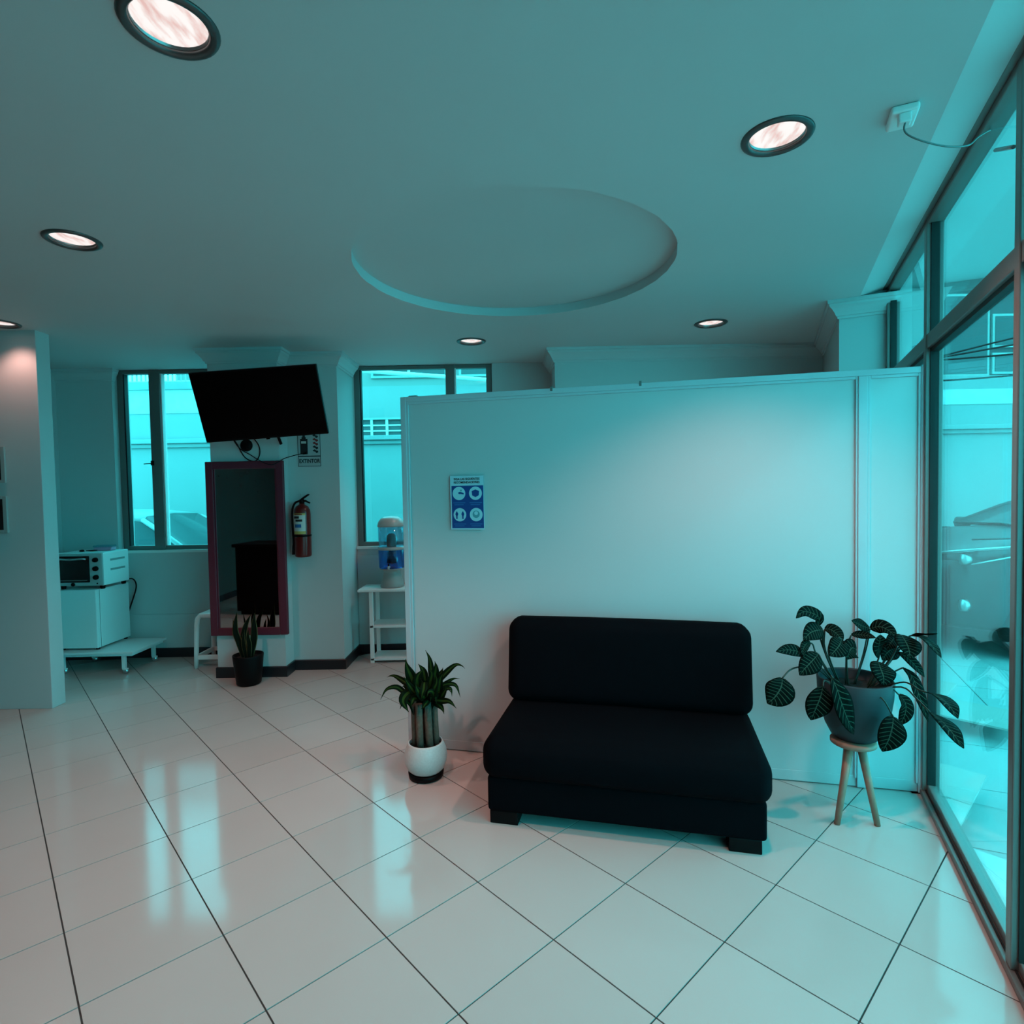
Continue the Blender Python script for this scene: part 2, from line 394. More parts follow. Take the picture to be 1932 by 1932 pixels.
def inpoly(p, poly):
    ins = False; n = len(poly)
    for i in range(n):
        (x1, y1), (x2, y2) = poly[i], poly[(i+1) % n]
        if (y1 > p[1]) != (y2 > p[1]) and p[0] < (x2-x1)*(p[1]-y1)/(y2-y1)+x1: ins = not ins
    return ins
keep = []
for f in fo:
    c = (sum(vo[i].x for i in f)/len(f), sum(vo[i].y for i in f)/len(f))
    if inpoly(c, outer) and not any((c[0]-h[0][0])**2+(c[1]-h[0][1])**2 < (h[1]*0.995)**2 for h in holes): keep.append(tuple(f)[::-1])
cm = MB(); cm.add([(v.x, v.y, CEIL) for v in vo], keep)
ceil = cm.build('ceiling', 'ceiling', fix=False)
tag(ceil, 'plain painted ceiling with a round recess and recessed downlights', 'ceiling', kind='structure')
# recess: rim and back disc
rm = MB(); sg = 96
ring = [[(RC[0]+r*math.cos(2*math.pi*i/sg), RC[1]+r*math.sin(2*math.pi*i/sg), z) for i in range(sg)] for r, z in ((RR, CEIL), (RR, CEIL+0.055))]
rm.add(ring[0]+ring[1], [(i, sg+i, sg+(i+1) % sg, (i+1) % sg) for i in range(sg)], True); rm.build('recess_rim', 'ceiling', ceil, fix=False)
MB().lathe([(RR+0.03, CEIL+0.055), (RR+0.03, CEIL+0.075)], 72, (RC[0], RC[1], 0), False).build('recess_panel', 'ceiling', ceil)
# sloping strip between ceiling and glass head, roof slab
a0, a1 = gl(0.02, 0.19), gl(S_END+0.12, 0.19); b0, b1 = gl(0.02, -0.06), gl(S_END+0.12, -0.06)
st = MB(); st.add([(*a0, CEIL), (*a1, CEIL), (*b1, CEIL+0.075), (*b0, CEIL+0.075), (*a0, CEIL+0.09), (*a1, CEIL+0.09), (*b1, CEIL+0.09), (*b0, CEIL+0.09)], [(0, 1, 2, 3), (4, 7, 6, 5), (0, 4, 5, 1), (1, 5, 6, 2), (2, 6, 7, 3), (3, 7, 4, 0)])
st.build('sloping_strip', 'ceiling', ceil)
MB().prism([(XL-0.3, YR-0.3), (gl(S_END+0.3, -0.1)[0], YR-0.3), gl(0, -0.1), (3.6, 5.0), (3.6, YB+0.25), (XL-0.3, YB+0.25)], 2.88, 3.02).build('roof_slab', 'outwall', ceil)

# ---- walls
def wall(name, mbx, label, material='wall', bevel=0.0):
    o = mbx.build(name, material, bevel=bevel); return tag(o, label, 'wall', kind='structure')
SILL = 1.0
bw = MB()
bw.box(XL-0.1, -3.68, YB-0.04, YB+0.2, 0, 2.88); bw.box(-3.68, -2.46, YB, YB+0.2, 0, SILL); bw.box(-3.68, -2.466, YB-0.014, YB, 0, 0.405)
bw.box(-2.46, -1.46, YB, YB+0.2, 0, 2.88); bw.box(-1.46, -0.165, YB, YB+0.2, 0, SILL); bw.box(-1.46, -0.165, YB-0.014, YB, 0, 0.93)
bw.box(-0.165, 0.40, YB, YB+0.2, 0, 2.88); bw.box(-3.68, -2.46, YB+0.02, YB+0.2, 2.70, 2.88); bw.box(-1.46, -0.165, YB+0.02, YB+0.2, 2.70, 2.88)
wall('wall_back', bw, 'white back wall below and between the two back windows')
colp = [(-2.466, YB+0.01), (-2.466, 4.77), (-1.90, 4.77), (-1.90, 4.95), (-1.465, 4.95), (-1.465, YB+0.01)]
wall('wall_column', MB().prism(colp, 0, 2.88), 'stepped white column between the back windows carrying mirror and extinguisher')
wall('wall_stub', MB().box(XL-0.1, -3.335, 4.125, 4.25, 0, 2.88), 'white wall end at the left edge with its narrow end face lit', bevel=0.004)
MB_l = MB().box(XL-0.15, XL, 4.2, YB+0.1, 0, 2.88); wall('wall_alcove', MB_l, 'side wall of the alcove behind the small fridge')
wall('wall_left', MB().box(XL-0.15, XL, YR-0.1, 4.2, 0, 2.88), 'dark side wall seen only in the mirror', 'dark_wall')
wall('wall_rear', MB().box(XL-0.15, gl(S_END)[0]+0.3, YR-0.15, YR, 0, 2.88), 'dark wall behind the viewer', 'dark_wall')
wall('wall_recess', MB().box(0.385, 2.9, 4.95, YB+0.2, 0, 2.88), 'white boxed-out wall rising behind the partition')
pil = [(2.157, 3.823), (2.52, 3.659), (3.35, 5.4), (2.9, 5.5), (2.68, 5.0)]
wall('wall_pillar', MB().prism(pil, 0, 2.88), 'white pillar above the partition beside the shop glazing')

COVE = [(0.0, 2.588), (0.010, 2.588), (0.012, 2.602), (0.020, 2.606), (0.030, 2.628), (0.046, 2.650), (0.060, 2.662), (0.062, 2.676), (0.072, 2.680), (0.074, 2.701), (0.0, 2.701)]
def trim(name, path, prof, label, material='trim', cat='moulding'):
    o = sweep(name, path, prof, material); return tag(o, label, cat, kind='structure')
trim('trim_1', [(-2.466, YB-0.02), (-2.466, 4.77), (-1.90, 4.77), (-1.90, 4.95), (-1.465, 4.95), (-1.465, YB-0.02)], COVE, 'white cove moulding round the top of the middle column')
trim('trim_2', [(0.385, YB), (0.385, 4.95), (2.64, 4.95)], COVE, 'cove moulding along the wall behind the partition')
trim('trim_3', [(2.62, 4.87), (2.157, 3.823), (2.46, 3.686)], COVE, 'cove moulding round the pillar beside the glazing')
trim('trim_4', [(XL, YB-0.04), (-3.68, YB-0.04), (-3.68, YB)], [(o*0.6, z) for o, z in COVE], 'cove moulding above the alcove wall left of the back window')
BASEP = [(0.0, 0.0), (0.013, 0.0), (0.013, 0.082), (0.009, 0.088), (0.0, 0.088)]
trim('baseboard_back', [(XL, YB-0.054), (-3.681, YB-0.054), (-3.681, YB-0.014), (-2.479, YB-0.014)], BASEP, 'black skirting under the left back window', 'base', 'baseboard')
trim('baseboard_column', [(-2.466, YB-0.02), (-2.466, 4.77), (-1.90, 4.77), (-1.90, 4.95), (-1.465, 4.95), (-1.465, YB-0.014), (-0.16, YB-0.014)], BASEP, 'black skirting stepping round the column and under the right window', 'base', 'baseboard')
trim('baseboard_left', [(XL, YR), (XL, 4.125)], [(o, z) for o, z in BASEP], 'black skirting along the dark side wall', 'base', 'baseboard')
sl = MB().box(-3.68, -2.466, YB-0.012, YB+0.10, SILL-0.012, SILL+0.012).build('trim_5', 'white'); tag(sl, 'white sill of the left back window', 'window sill', kind='structure')
sl = MB().box(-1.465, -0.165, YB-0.012, YB+0.10, SILL-0.012, SILL+0.012).build('trim_6', 'white'); tag(sl, 'white sill of the right back window', 'window sill', kind='structure')

# ---- back windows
def back_window(name, x0, x1, mull, label, handle=None):
    w = empty(name, (0, 0, 0)); tag(w, label, 'window', kind='structure')
    z0, z1, y0, y1 = SILL+0.012, 2.70, YB+0.03, YB+0.085; fwid = 0.055
    fr = MB(); fr.box(x0, x0+fwid, y0, y1, z0, z1); fr.box(x1-fwid, x1, y0, y1, z0, z1); fr.box(x0+fwid, x1-fwid, y0, y1, z0, z0+0.04); fr.box(x0+fwid, x1-fwid, y0, y1, z1-0.035, z1)
    fr.build('frame', 'alu2', w, bevel=0.003)
    sm = MB(); sm.box(x0+fwid, x0+fwid+0.012, y0+0.004, y1, z0+0.04, z1-0.035).build('seal', 'seal', w)
    for (a, b) in mull:
        MB().box(a, b, y0-0.015, y1+0.01, z0+0.0, z1-0.0).build('mullion', 'alu2', w, bevel=0.004)
        MB().box(b, b+0.012, y0, y1, z0+0.04, z1-0.035).build('sash_edge', 'white', w)
    edges = [x0+fwid]+[v for ab in mull for v in ab]+[x1-fwid]
    for i in range(0, len(edges), 2):
        MB().box(edges[i]-0.005, edges[i+1]+0.005, y0+0.03, y0+0.036, z0+0.03, z1-0.03).build('pane', 'pane', w)
    if handle:
        hx, hz = handle
        h = MB().box(hx-0.012, hx+0.012, y0-0.035, y0-0.015, hz-0.022, hz+0.022).build('handle', 'black', w, bevel=0.004)
        MB().tube([(hx, y0-0.03, hz-0.004), (hx-0.05, y0-0.035, hz-0.006), (hx-0.075, y0-0.035, hz-0.008)], 0.0045, 8).build('handle_lever', 'black', h)
    return w
back_window('window_1', -3.68, -2.466, [(-3.375, -3.275)], 'tall back window left of the column with a lever handle', (-3.36, 1.83))
back_window('window_2', -1.462, -0.165, [(-0.60, -0.515)], 'tall back window right of the column, partly behind the partition')

# ---- shop glazing on the right
S_GL = 4.36
wall('wall_right_blocker', MB().prism([gl(S_GL+0.02, 0.05), gl(S_END+0.1, 0.05), gl(S_END+0.1, -0.12), gl(S_GL+0.02, -0.12)], 0, 2.88), 'unseen dark wall added behind the viewer to cut daylight from the shop glazing', 'dark_wall')  # unseen wall, added to shorten the glazing and darken the left ceiling
gw = empty('window_3', (0, 0, 0)); tag(gw, 'full-height shop glazing along the right side in dark aluminium frames', 'window', kind='structure')
def gbox(s0, s1, o0, o1, z0, z1):
    p = [gl(s0, o0), gl(s1, o0), gl(s1, o1), gl(s0, o1)]; return MB().prism(p, z0, z1)
gbox(0, S_GL, -0.045, 0.045, 0.0, 0.028).build('sill_track', 'alu', gw, bevel=0.003)
gbox(0, S_GL, -0.012, 0.020, 0.028, 0.062).build('sill_rail', 'alu', gw, bevel=0.003)
gbox(0, S_GL, 0.024, 0.029, 0.028, 0.034).build('sill_seal', 'seal', gw)
gbox(0, S_GL, -0.03, 0.035, 2.715, 2.775).build('head_rail', 'alu', gw, bevel=0.003)
gbox(0, S_GL, 0.035, 0.06, 2.738, 2.765).build('head_bead', 'alu', gw, bevel=0.003)
mulls = [0.0+0.02, 1.045, 2.185, 3.27, 4.36]
for i, s in enumerate(mulls):
    gbox(s-0.022, s+0.022, -0.03, 0.040, 0.028, 2.72).build('mullion', 'alu', gw, bevel=0.004)
    for sd in (-1, 1):
        gbox(s+sd*0.026-0.004, s+sd*0.026+0.004, -0.012, 0.022, 0.062, 2.715).build('mullion_seal', 'seal', gw)
ends = mulls
for i in range(len(ends)-1):
    a, b = ends[i]+0.03, ends[i+1]-0.03
    gbox(a-0.008, b+0.008, -0.028, 0.036, 2.140, 2.205).build('transom', 'alu', gw, bevel=0.004)
    gbox(a, b, -0.014, 0.020, 2.122, 2.140).build('transom_seal', 'seal', gw)
    gbox(a-0.01, b+0.01, 0.001, 0.007, 0.055, 2.13).build('pane', 'pane', gw)
    gbox(a-0.01, b+0.01, 0.001, 0.007, 2.20, 2.72).build('pane_upper', 'pane', gw)
p0, p1 = gl(2.15, 0.04), gl(2.03, 0.05)
MB().tube([(*p0, 2.50), (*p1, 2.555)], 0.006, 8).build('window_stay', 'steel', gw)

# ---- partition
PA = math.atan2(-0.63, 2.624)
pt = empty('partition', (-0.638, 3.383, 0), PA)
tag(pt, 'white panelled room divider standing behind the black sofa', 'partition')
PL, PH = 2.695, 2.062
MB().box(0.05, 2.385, 0.014, 0.030, 0.06, 2.025).build('panel', 'panel', pt)
MB().box(2.44, 2.655, 0.014, 0.030, 0.06, 2.030).build('panel', 'panel', pt)
MB().box(0, 0.034, 0, 0.045, 0.006, PH).build('stile', 'panelframe', pt, bevel=0.003)
MB().box(2.392, 2.434, 0, 0.045, 0.006, PH-0.030).build('stile', 'panelframe', pt, bevel=0.003)
MB().box(2.660, PL, 0, 0.045, 0.006, PH).build('stile', 'panelframe', pt, bevel=0.003)
MB().box(0.034, 2.660, 0, 0.045, PH-0.030, PH).build('top_rail', 'panelframe', pt, bevel=0.003)
MB().box(0.034, 2.392, 0.0125, 0.040, 0.006, 0.06).build('bottom_rail', 'panel', pt, bevel=0.002)
MB().box(2.434, 2.660, 0.0125, 0.040, 0.006, 0.06).build('bottom_rail', 'panel', pt, bevel=0.002)
for (xa, xb) in ((0.034, 2.392), (2.434, 2.660)):
    bd = MB(); bd.box(xa, xa+0.014, 0.004, 0.034, 0.05, PH-0.030); bd.box(xb-0.010, xb, 0.004, 0.034, 0.05, PH-0.03); bd.box(xa+0.014, xb-0.010, 0.004, 0.034, PH-0.044, PH-0.030); bd.build('bead', 'panelframe', pt, bevel=0.002)
for s in (0.889, 1.362): MB().box(s-0.006, s+0.006, -0.004, 0.049, PH-0.016, PH+0.010).build('clip', 'alu2', pt, bevel=0.001)
MB().box(0.05, 0.10, 0.008, 0.040, PH, PH+0.007).build('clip', 'alu2', pt, bevel=0.001)
ft = MB(); ft.box(0.02, 0.06, 0.005, 0.04, 0, 0.006); ft.box(PL-0.06, PL-0.02, 0.005, 0.04, 0, 0.006); ft.box(1.3, 1.36, 0.005, 0.04, 0, 0.006); ft.build('levelling_feet', 'black', pt)
# ---- lamps
for i, (x, y) in enumerate(LAMPS):
    lab = ['large round downlight cut by the top edge of the picture', 'round downlight on the ceiling near the shop glazing', 'round downlight on the left side of the ceiling', 'small round downlight on the ceiling nearest the back windows', 'round downlight above the partition, right of the ceiling recess', 'round downlight at the left edge above the wall end'][i]
    d = empty('recessed_downlight', (x, y, CEIL)); tag(d, lab, 'ceiling light', 'recessed downlights')
    MB().lathe([(0.090, 0.010), (0.090, -0.003), (0.095, -0.008), (0.106, -0.0085), (0.114, -0.005), (0.117, 0.0005), (0.100, 0.0006), (0.0975, 0.010)], 40, cap=False).build('trim_ring', 'trimring', d)
    MB().lathe([(0.096, 0.002), (0.096, 0.060), (0.090, 0.060), (0.088, 0.004)], 32, cap=False).build('reflector_can', 'steel', d)
    MB().lathe([(0.0905, 0.012), (0.06, 0.018), (0.0, 0.021)], 32).build('lens', 'lamp_lens', d)
    li = bpy.data.lights.new('downlight_beam', 'SPOT'); li.energy = LAMP_W*(1.1, 1.0, 0.9, 0.40, 0.45, 0.17)[i]; li.color = LAMP; li.spot_size = R(113); li.spot_blend = 0.6; li.shadow_soft_size = 0.05
    lo = bpy.data.objects.new('downlight_beam', li); COL.objects.link(lo); lo.parent = d; lo.location = (0, 0, -0.012)

# ================================================================== OBJECTS
# ---- sofa (local x along the front, y towards the partition)
sf = empty('sofa', (-0.131, 2.582, 0), math.atan2(-0.274, 1.142))
tag(sf, 'low armless black fabric two-seat sofa in front of the partition', 'sofa')
SW = 1.175
shifted(rounded_box(SW+0.01, 0.635, 0.165, 0.018), SW/2, 0.3175, 0.055).build('base', 'black_fabric', sf)
for fx in (0.06, SW-0.09):
    for fy in (0.05, 0.57): MB().box(fx-0.055, fx+0.075, fy-0.045, fy+0.05, 0, 0.06).build('foot', 'black', sf, bevel=0.004)
seat = shifted(rounded_box(SW+0.055, 0.665, 0.185, 0.062, puff=0.022, wr=0.006), SW/2, 0.3025, 0.208).build('seat_cushion', 'black_fabric', sf)
bk = shifted(rounded_box(SW+0.045, 0.17, 0.43, 0.06, puff=0.015), 0, 0, 0).build('back_cushion', 'black_fabric', sf)
bk.location = (SW/2+0.005, 0.502, 0.395); bk.rotation_euler = (R(-8), 0, 0)
MB().tube([(0.02, 0.44, 0.405), (0.015, 0.445, 0.398), (0.02, 0.45, 0.385)], 0.006, 8).build('strap', 'black', sf)

# ---- television
tv = empty('television', (-1.89, 4.41, 2.197)); 
tv.rotation_mode = 'QUATERNION'
tv.rotation_quaternion = (Matrix.Rotation(0.07, 3, 'Z') @ Matrix.Rotation(0.349, 3, 'X') @ Matrix.Rotation(-0.067, 3, 'Y')).to_quaternion()
tag(tv, 'black flat television tilted down on the column above the mirror', 'television')
W2, H2 = 0.465, 0.265
MB().box(-W2, W2, 0.001, 0.035, -H2, H2).build('housing', 'black', tv, bevel=0.004)
MB().box(-W2+0.01, W2-0.01, -0.001, 0.004, -H2+0.016, H2-0.01).build('screen', 'screen', tv)
MB().box(-0.22, 0.22, 0.035, 0.075, -0.15, 0.12).build('back_cover', 'black', tv, bevel=0.01)
MB().box(-0.012, 0.012, 0.0, 0.02, -H2-0.008, -H2+0.004).build('sensor', 'black', tv)
vb = empty('television_bracket', (-1.98, 4.77, 2.24)); tag(vb, 'black tilting wall bracket behind the television', 'bracket')
MB().box(-0.10, 0.10, -0.012, 0.0, -0.12, 0.12).build('wall_plate', 'black', vb, bevel=0.002)
MB().tube([(0, -0.01, 0.02), (0.02, -0.13, 0.02), (0.05, -0.25, -0.02)], 0.022, 10).build('arm', 'black', vb)
MB().tube([(0.105, -0.02, -0.315), (0.10, -0.05, -0.27), (0.09, -0.10, -0.20)], 0.012, 8).build('cable_clip', 'black', vb)
cb = empty('television_cables', (-2.15, 4.77, 1.9)); tag(cb, 'thin black cables looping below the television', 'cable')
def cab(pts, r, nm='cable'): return MB().tube(smooth_path(pts, 6), r, 7).build(nm, 'black', cb)
cab([(-0.10, -0.10, 0.10), (-0.085, -0.02, 0.03), (-0.03, -0.012, -0.075), (0.05, -0.012, -0.112), (0.093, -0.012, -0.06), (0.09, -0.02, 0.02), (0.06, -0.10, 0.10)], 0.0045)
cab([(-0.10, -0.10, 0.10), (-0.07, -0.02, 0.0), (0.02, -0.012, -0.06), (0.12, -0.05, -0.115), (0.20, -0.05, -0.145), (0.262, -0.045, -0.12), (0.275, 0.06, -0.085), (0.34, 0.158, -0.052), (0.405, 0.160, -0.042)], 0.0035)
MB().tube([(0.385, 0.160, -0.044), (0.42, 0.160, -0.040)], 0.009, 8).build('plug', 'black', cb)
MB().lathe([(0.0, -0.012), (0.045, -0.012), (0.05, -0.006), (0.05, 0.0), (0.0, 0.0)], 24, mtx=Matrix.Translation((-0.015, -0.002, 0.02)) @ Matrix.Rotation(R(-90), 4, 'X')).build('cable_box', 'black', cb)

# ---- mirror
mr = empty('wall_mirror', (-2.18, 4.768, 0.358)); tag(mr, 'tall mirror in a crimson-pink frame hanging on the column', 'mirror')
w, h, fwd, t = 0.318, 1.432, 0.062, 0.034
for (a, b, c, d_) in ((-w, -w+fwd, 0, h), (w-fwd, w, 0, h)): MB().box(a, b, -t, 0, c, d_).build('frame_side', 'pink', mr, bevel=0.005)
for (c, d_) in ((0, fwd), (h-fwd, h)): MB().box(-w+fwd, w-fwd, -t, 0, c, d_).build('frame_end', 'pink', mr, bevel=0.005)
ib = MB(); ib.box(-w+fwd, -w+fwd+0.012, -0.024, -0.002, fwd, h-fwd); ib.box(w-fwd-0.012, w-fwd, -0.024, -0.002, fwd, h-fwd); ib.build('inner_bead', 'pink', mr, bevel=0.003)
gm = MB().box(-w+fwd, w-fwd, -0.018, -0.004, fwd, h-fwd).build('mirror_glass', 'mirror', mr)
for (sx, sz, sr) in ((-0.215, 1.315, .010), (-0.145, 1.30, .012), (-0.035, 1.315, .017), (0.01, 1.325, .010), (0.02, 1.345, .011), (-0.04, 1.235, .010), (0.085, 1.27, .009), (0.10, 1.18, .007)):
    pl = [(sx+sr*(1 if k % 2 else 0.55)*math.cos(2*math.pi*k/10+sx*9), sz+sr*(1.2 if k % 2 else 0.6)*math.sin(2*math.pi*k/10+sx*9)) for k in range(10)]
    disc_mb(0, 0, 0, -0.0188, poly=pl).build('butterfly_sticker', 'sticker', mr)

# ---- extinguisher sign
sg = empty('extinguisher_sign', (-1.715, 4.949, 1.747)); tag(sg, 'white wall sign with an extinguisher pictogram reading EXTINTOR', 'sign')
MB().box(-0.097, 0.097, -0.004, 0, 0, 0.285).build('board', mat('sign_board', (0.40, 0.40, 0.41), 0.5), sg)
bl = MB(); bl.box(-0.097, 0.097, -0.0046, -0.004, 0.0, 0.004); bl.box(-0.097, 0.097, -0.0046, -0.004, 0.083, 0.092); bl.box(-0.097, -0.093, -0.0046, -0.004, 0, 0.285); bl.box(0.093, 0.097, -0.0046, -0.004, 0, 0.285); bl.build('border', 'ink', sg)
shifted(scaled(text_mb('EXTINTOR', 0.046, 0.0006, 0.0012), 0.79, 1.0), 0, -0.005, 0.045).build('lettering', 'ink', sg)
ex = MB(); ex.box(-0.075, -0.012, -0.005, -0.004, 0.105, 0.235); ex.box(-0.062, -0.026, -0.005, -0.004, 0.235, 0.25); ex.box(-0.055, -0.032, -0.005, -0.004, 0.25, 0.27); ex.build('pictogram', 'ink', sg, bevel=0.003)
MB().box(-0.066, -0.024, -0.0056, -0.005, 0.195, 0.215).build('pictogram_label', 'paper', sg)
for k in range(5):
    z = 0.115+k*0.032; pl = [(0.03, z+0.022), (0.038, z+0.012), (0.052, z+0.010), (0.062, z-0.004), (0.078, z+0.006), (0.074, z+0.018), (0.060, z+0.020), (0.048, z+0.030)]
    disc_mb(0, 0, 0, -0.0048, poly=pl[::-1]).build('flame_mark', 'redink' if k in (2, 3) else 'ink', sg)

# ---- extinguisher
fe = empty('fire_extinguisher', (-1.765, 4.872, 0.985)); tag(fe, 'red fire extinguisher hanging on the column beside the mirror', 'fire extinguisher')
MB().lathe([(0.0, 0.0), (0.055, 0.0), (0.066, 0.008), (0.068, 0.02), (0.068, 0.36), (0.064, 0.395), (0.048, 0.425), (0.025, 0.440), (0.018, 0.452), (0.0, 0.452)], 32).build('cylinder', 'red', fe)
MB().lathe([(0.0688, 0.172), (0.0705, 0.175), (0.0705, 0.186), (0.0688, 0.189)], 32, cap=False).build('strap', 'black', fe)
lab = MB(); n = 14
pts = [(0.0690*math.cos(a), 0.0690*math.sin(a)) for a in [R(-150)+R(100)*i/n for i in range(n+1)]]
for z0, z1, mname in ((0.22, 0.352, 'paper'), (0.195, 0.22, 'yellow'), (0.352, 0.368, 'yellow')):
    q = MB(); q.add([(x, y, z0) for x, y in pts]+[(x, y, z1) for x, y in pts], [(i, i+1, n+2+i, n+1+i) for i in range(n)], True); q.build('label', mname, fe, fix=False)
for z0, z1, i0, i1, mname in ((0.325, 0.345, 2, 8, 'ink'), (0.30, 0.318, 4, 11, 'ink'), (0.25, 0.278, 3, 10, 'blue2'), (0.355, 0.364, 3, 11, 'redink')):
    q = MB(); pp = [(x*1.006, y*1.006) for x, y in pts[i0:i1+1]]; k = len(pp)
    q.add([(x, y, z0) for x, y in pp]+[(x, y, z1) for x, y in pp], [(i, i+1, k+1+i, k+i) for i in range(k-1)], True); q.build('label_print', mname, fe, fix=False)
MB().lathe([(0.0, 0.448), (0.02, 0.448), (0.022, 0.47), (0.016, 0.486), (0.0, 0.486)], 16).build('valve', 'black', fe)
MB().tube([(-0.012, 0, 0.474), (0.02, -0.004, 0.498), (0.055, -0.008, 0.520), (0.068, -0.008, 0.524)], [0.010, 0.009, 0.008, 0.004], 8).build('lever', 'black', fe)
MB().tube([(0.0, -0.002, 0.474), (0.035, -0.006, 0.470), (0.072, -0.01, 0.452)], [0.010, 0.009, 0.006], 8).build('handle', 'black', fe)
MB().tube([(0.004, 0, 0.48), (0.002, -0.006, 0.512), (-0.006, -0.008, 0.530)], 0.004, 6).build('safety_pin', 'steel', fe)
MB().tube(smooth_path([(-0.012, -0.01, 0.472), (-0.05, -0.015, 0.455), (-0.078, -0.01, 0.40), (-0.084, -0.004, 0.30), (-0.080, -0.004, 0.18), (-0.078, -0.004, 0.05)], 6), 0.0085, 8).build('hose', 'black', fe)
MB().tube([(-0.078, -0.004, 0.10), (-0.078, -0.004, 0.02)], [0.011, 0.016], 10).build('nozzle', 'black', fe)
MB().box(-0.03, 0.03, 0.045, 0.077, 0.15, 0.42).build('wall_hook', 'black', fe)

# ---- poster
po = empty('poster', (-0.254, 3.2895, 1.293), PA); tag(po, 'small blue notice with four round pictograms on the partition', 'poster')
po.location = (-0.254-0.012*0.2335+0.003, 3.291-0.012*0.972+0.0145, 1.292)
MB().box(-0.099, 0.099, -0.0015, 0.0005, 0, 0.305).build('sheet', mat('poster_sheet', (0.42, 0.60, 0.68), 0.5), po)
MB().box(-0.091, 0.097, -0.0022, -0.0015, 0.008, 0.250).build('blue_field', 'blueink', po)
shifted(scaled(text_mb('SIGA LAS SIGUIENTES', 0.0175, 0.0004, 0.0003), 0.92, 1.0), 0, -0.0022, 0.287).build('heading', 'ink', po)
shifted(scaled(text_mb('RECOMENDACIONES', 0.0175, 0.0004, 0.0003), 0.92, 1.0), 0, -0.0022, 0.268).build('heading', 'ink', po)
pale = mat('poster_pale_print', (0.40, 0.62, 0.70), 0.5); mid = mat('poster_mid_print', (0.10, 0.30, 0.36), 0.5)
for (cx, cz, nm) in ((-0.047, 0.206, 'hand'), (0.051, 0.206, 'mask'), (-0.044, 0.085, 'people'), (0.053, 0.085, 'face')):
    d = disc_mb(cx, cz, 0.038, -0.0030).build('round_badge', pale, po); d_y = -0.0038
    if nm == 'hand':
        disc_mb(0, 0, 0, d_y, poly=[(cx-0.006, cz+0.004), (cx+0.006, cz+0.010), (cx+0.018, cz+0.006), (cx+0.030, cz+0.001), (cx+0.028, cz-0.006), (cx+0.012, cz-0.003), (cx+0.0, cz-0.003)]).build('pictogram', 'blueink', d)
        disc_mb(0, 0, 0, d_y, poly=[(cx+0.006, cz+0.022), (cx+0.018, cz+0.022), (cx+0.016, cz+0.012), (cx+0.009, cz+0.012)]).build('pictogram', mid, d)
    elif nm == 'mask':
        disc_mb(0, 0, 0, d_y, poly=[(cx, cz+0.022), (cx+0.022, cz+0.012), (cx+0.019, cz-0.012), (cx, cz-0.022), (cx-0.019, cz-0.012), (cx-0.022, cz+0.012)]).build('pictogram', 'blueink', d)
    elif nm == 'people':
        for sx in (-0.018, 0.018):
            disc_mb(0, 0, 0, d_y, poly=[(cx+sx, cz+0.022), (cx+sx+0.004, cz+0.014), (cx+sx+0.009, cz+0.004), (cx+sx+0.004, cz-0.008), (cx+sx+0.004, cz-0.024), (cx+sx-0.004, cz-0.024), (cx+sx-0.004, cz-0.008), (cx+sx-0.009, cz+0.004), (cx+sx-0.004, cz+0.014)]).build('pictogram', 'blueink', d)
    else:
        disc_mb(cx, cz+0.002, 0.021, d_y).build('pictogram', mid, d); disc_mb(cx, cz+0.008, 0.011, d_y-0.0006).build('pictogram', pale, d)
    for k in range(2): MB().box(cx-0.036+0.006*k, cx+0.036-0.010*k, -0.0030, -0.0022, cz-0.056-0.011*k, cz-0.050-0.011*k).build('caption_line', 'blue2', po)

# ---- fridge trolley, fridge, oven
ct = empty('trolley', (-3.612, 5.115, 0)); tag(ct, 'low white wheeled trolley carrying the small fridge', 'trolley')
MB().box(-0.37, 0.37, -0.24, 0.245, 0.182, 0.200).build('top', 'white_metal', ct, bevel=0.003)
MB().box(-0.35, 0.35, -0.22, 0.225, 0.160, 0.182).build('frame', 'white_metal', ct, bevel=0.002)
for lx, ly in ((0.262, -0.19), (-0.285, -0.16), (0.285, 0.18), (-0.28, 0.2)):
    lg = MB().box(lx-0.014, lx+0.014, ly-0.014, ly+0.014, 0.045, 0.165).build('leg', 'white_metal', ct, bevel=0.002)
    cs = MB(); cs.lathe([(0.0, -0.009), (0.022, -0.009), (0.023, 0.0), (0.022, 0.009), (0.0, 0.009)], 18, mtx=Matrix.Translation((lx+0.012, ly, 0.023)) @ Matrix.Rotation(R(90), 4, 'X') @ Matrix.Rotation(R(25), 4, 'Y')); cs.build('caster', 'steel', lg)
    MB().box(lx-0.012, lx+0.03, ly-0.014, ly+0.014, 0.034, 0.048).build('caster_fork', 'white', lg, bevel=0.004)
fg = empty('small_fridge', (-3.768, 5.165, 0.2)); tag(fg, 'small white fridge standing on the wheeled trolley', 'fridge')
MB().box(-0.182, 0.182, -0.165, 0.215, 0.018, 0.525).build('cabinet', 'white_metal', fg, bevel=0.006)
MB().box(-0.182, 0.182, -0.215, -0.170, 0.018, 0.525).build('door', 'white_metal', fg, bevel=0.006)
MB().box(-0.178, 0.178, -0.171, -0.164, 0.022, 0.520).build('door_seal', 'seal', fg)
MB().box(-0.19, -0.175, -0.222, -0.20, 0.38, 0.48).build('door_grip', 'black', fg, bevel=0.003)
for fx in (-0.15, 0.15):
    for fy in (-0.17, 0.19): MB().lathe([(0.016, 0.0), (0.016, 0.019)], 12, (fx, fy, 0), False).build('foot', 'black', fg)
ov = empty('toaster_oven', (-3.735, 5.14, 0.7255)); tag(ov, 'white toaster oven with black door standing on the small fridge', 'oven')
MB().box(-0.205, 0.205, -0.16, 0.17, 0.03, 0.315).build('body', 'white_metal', ov, bevel=0.008)
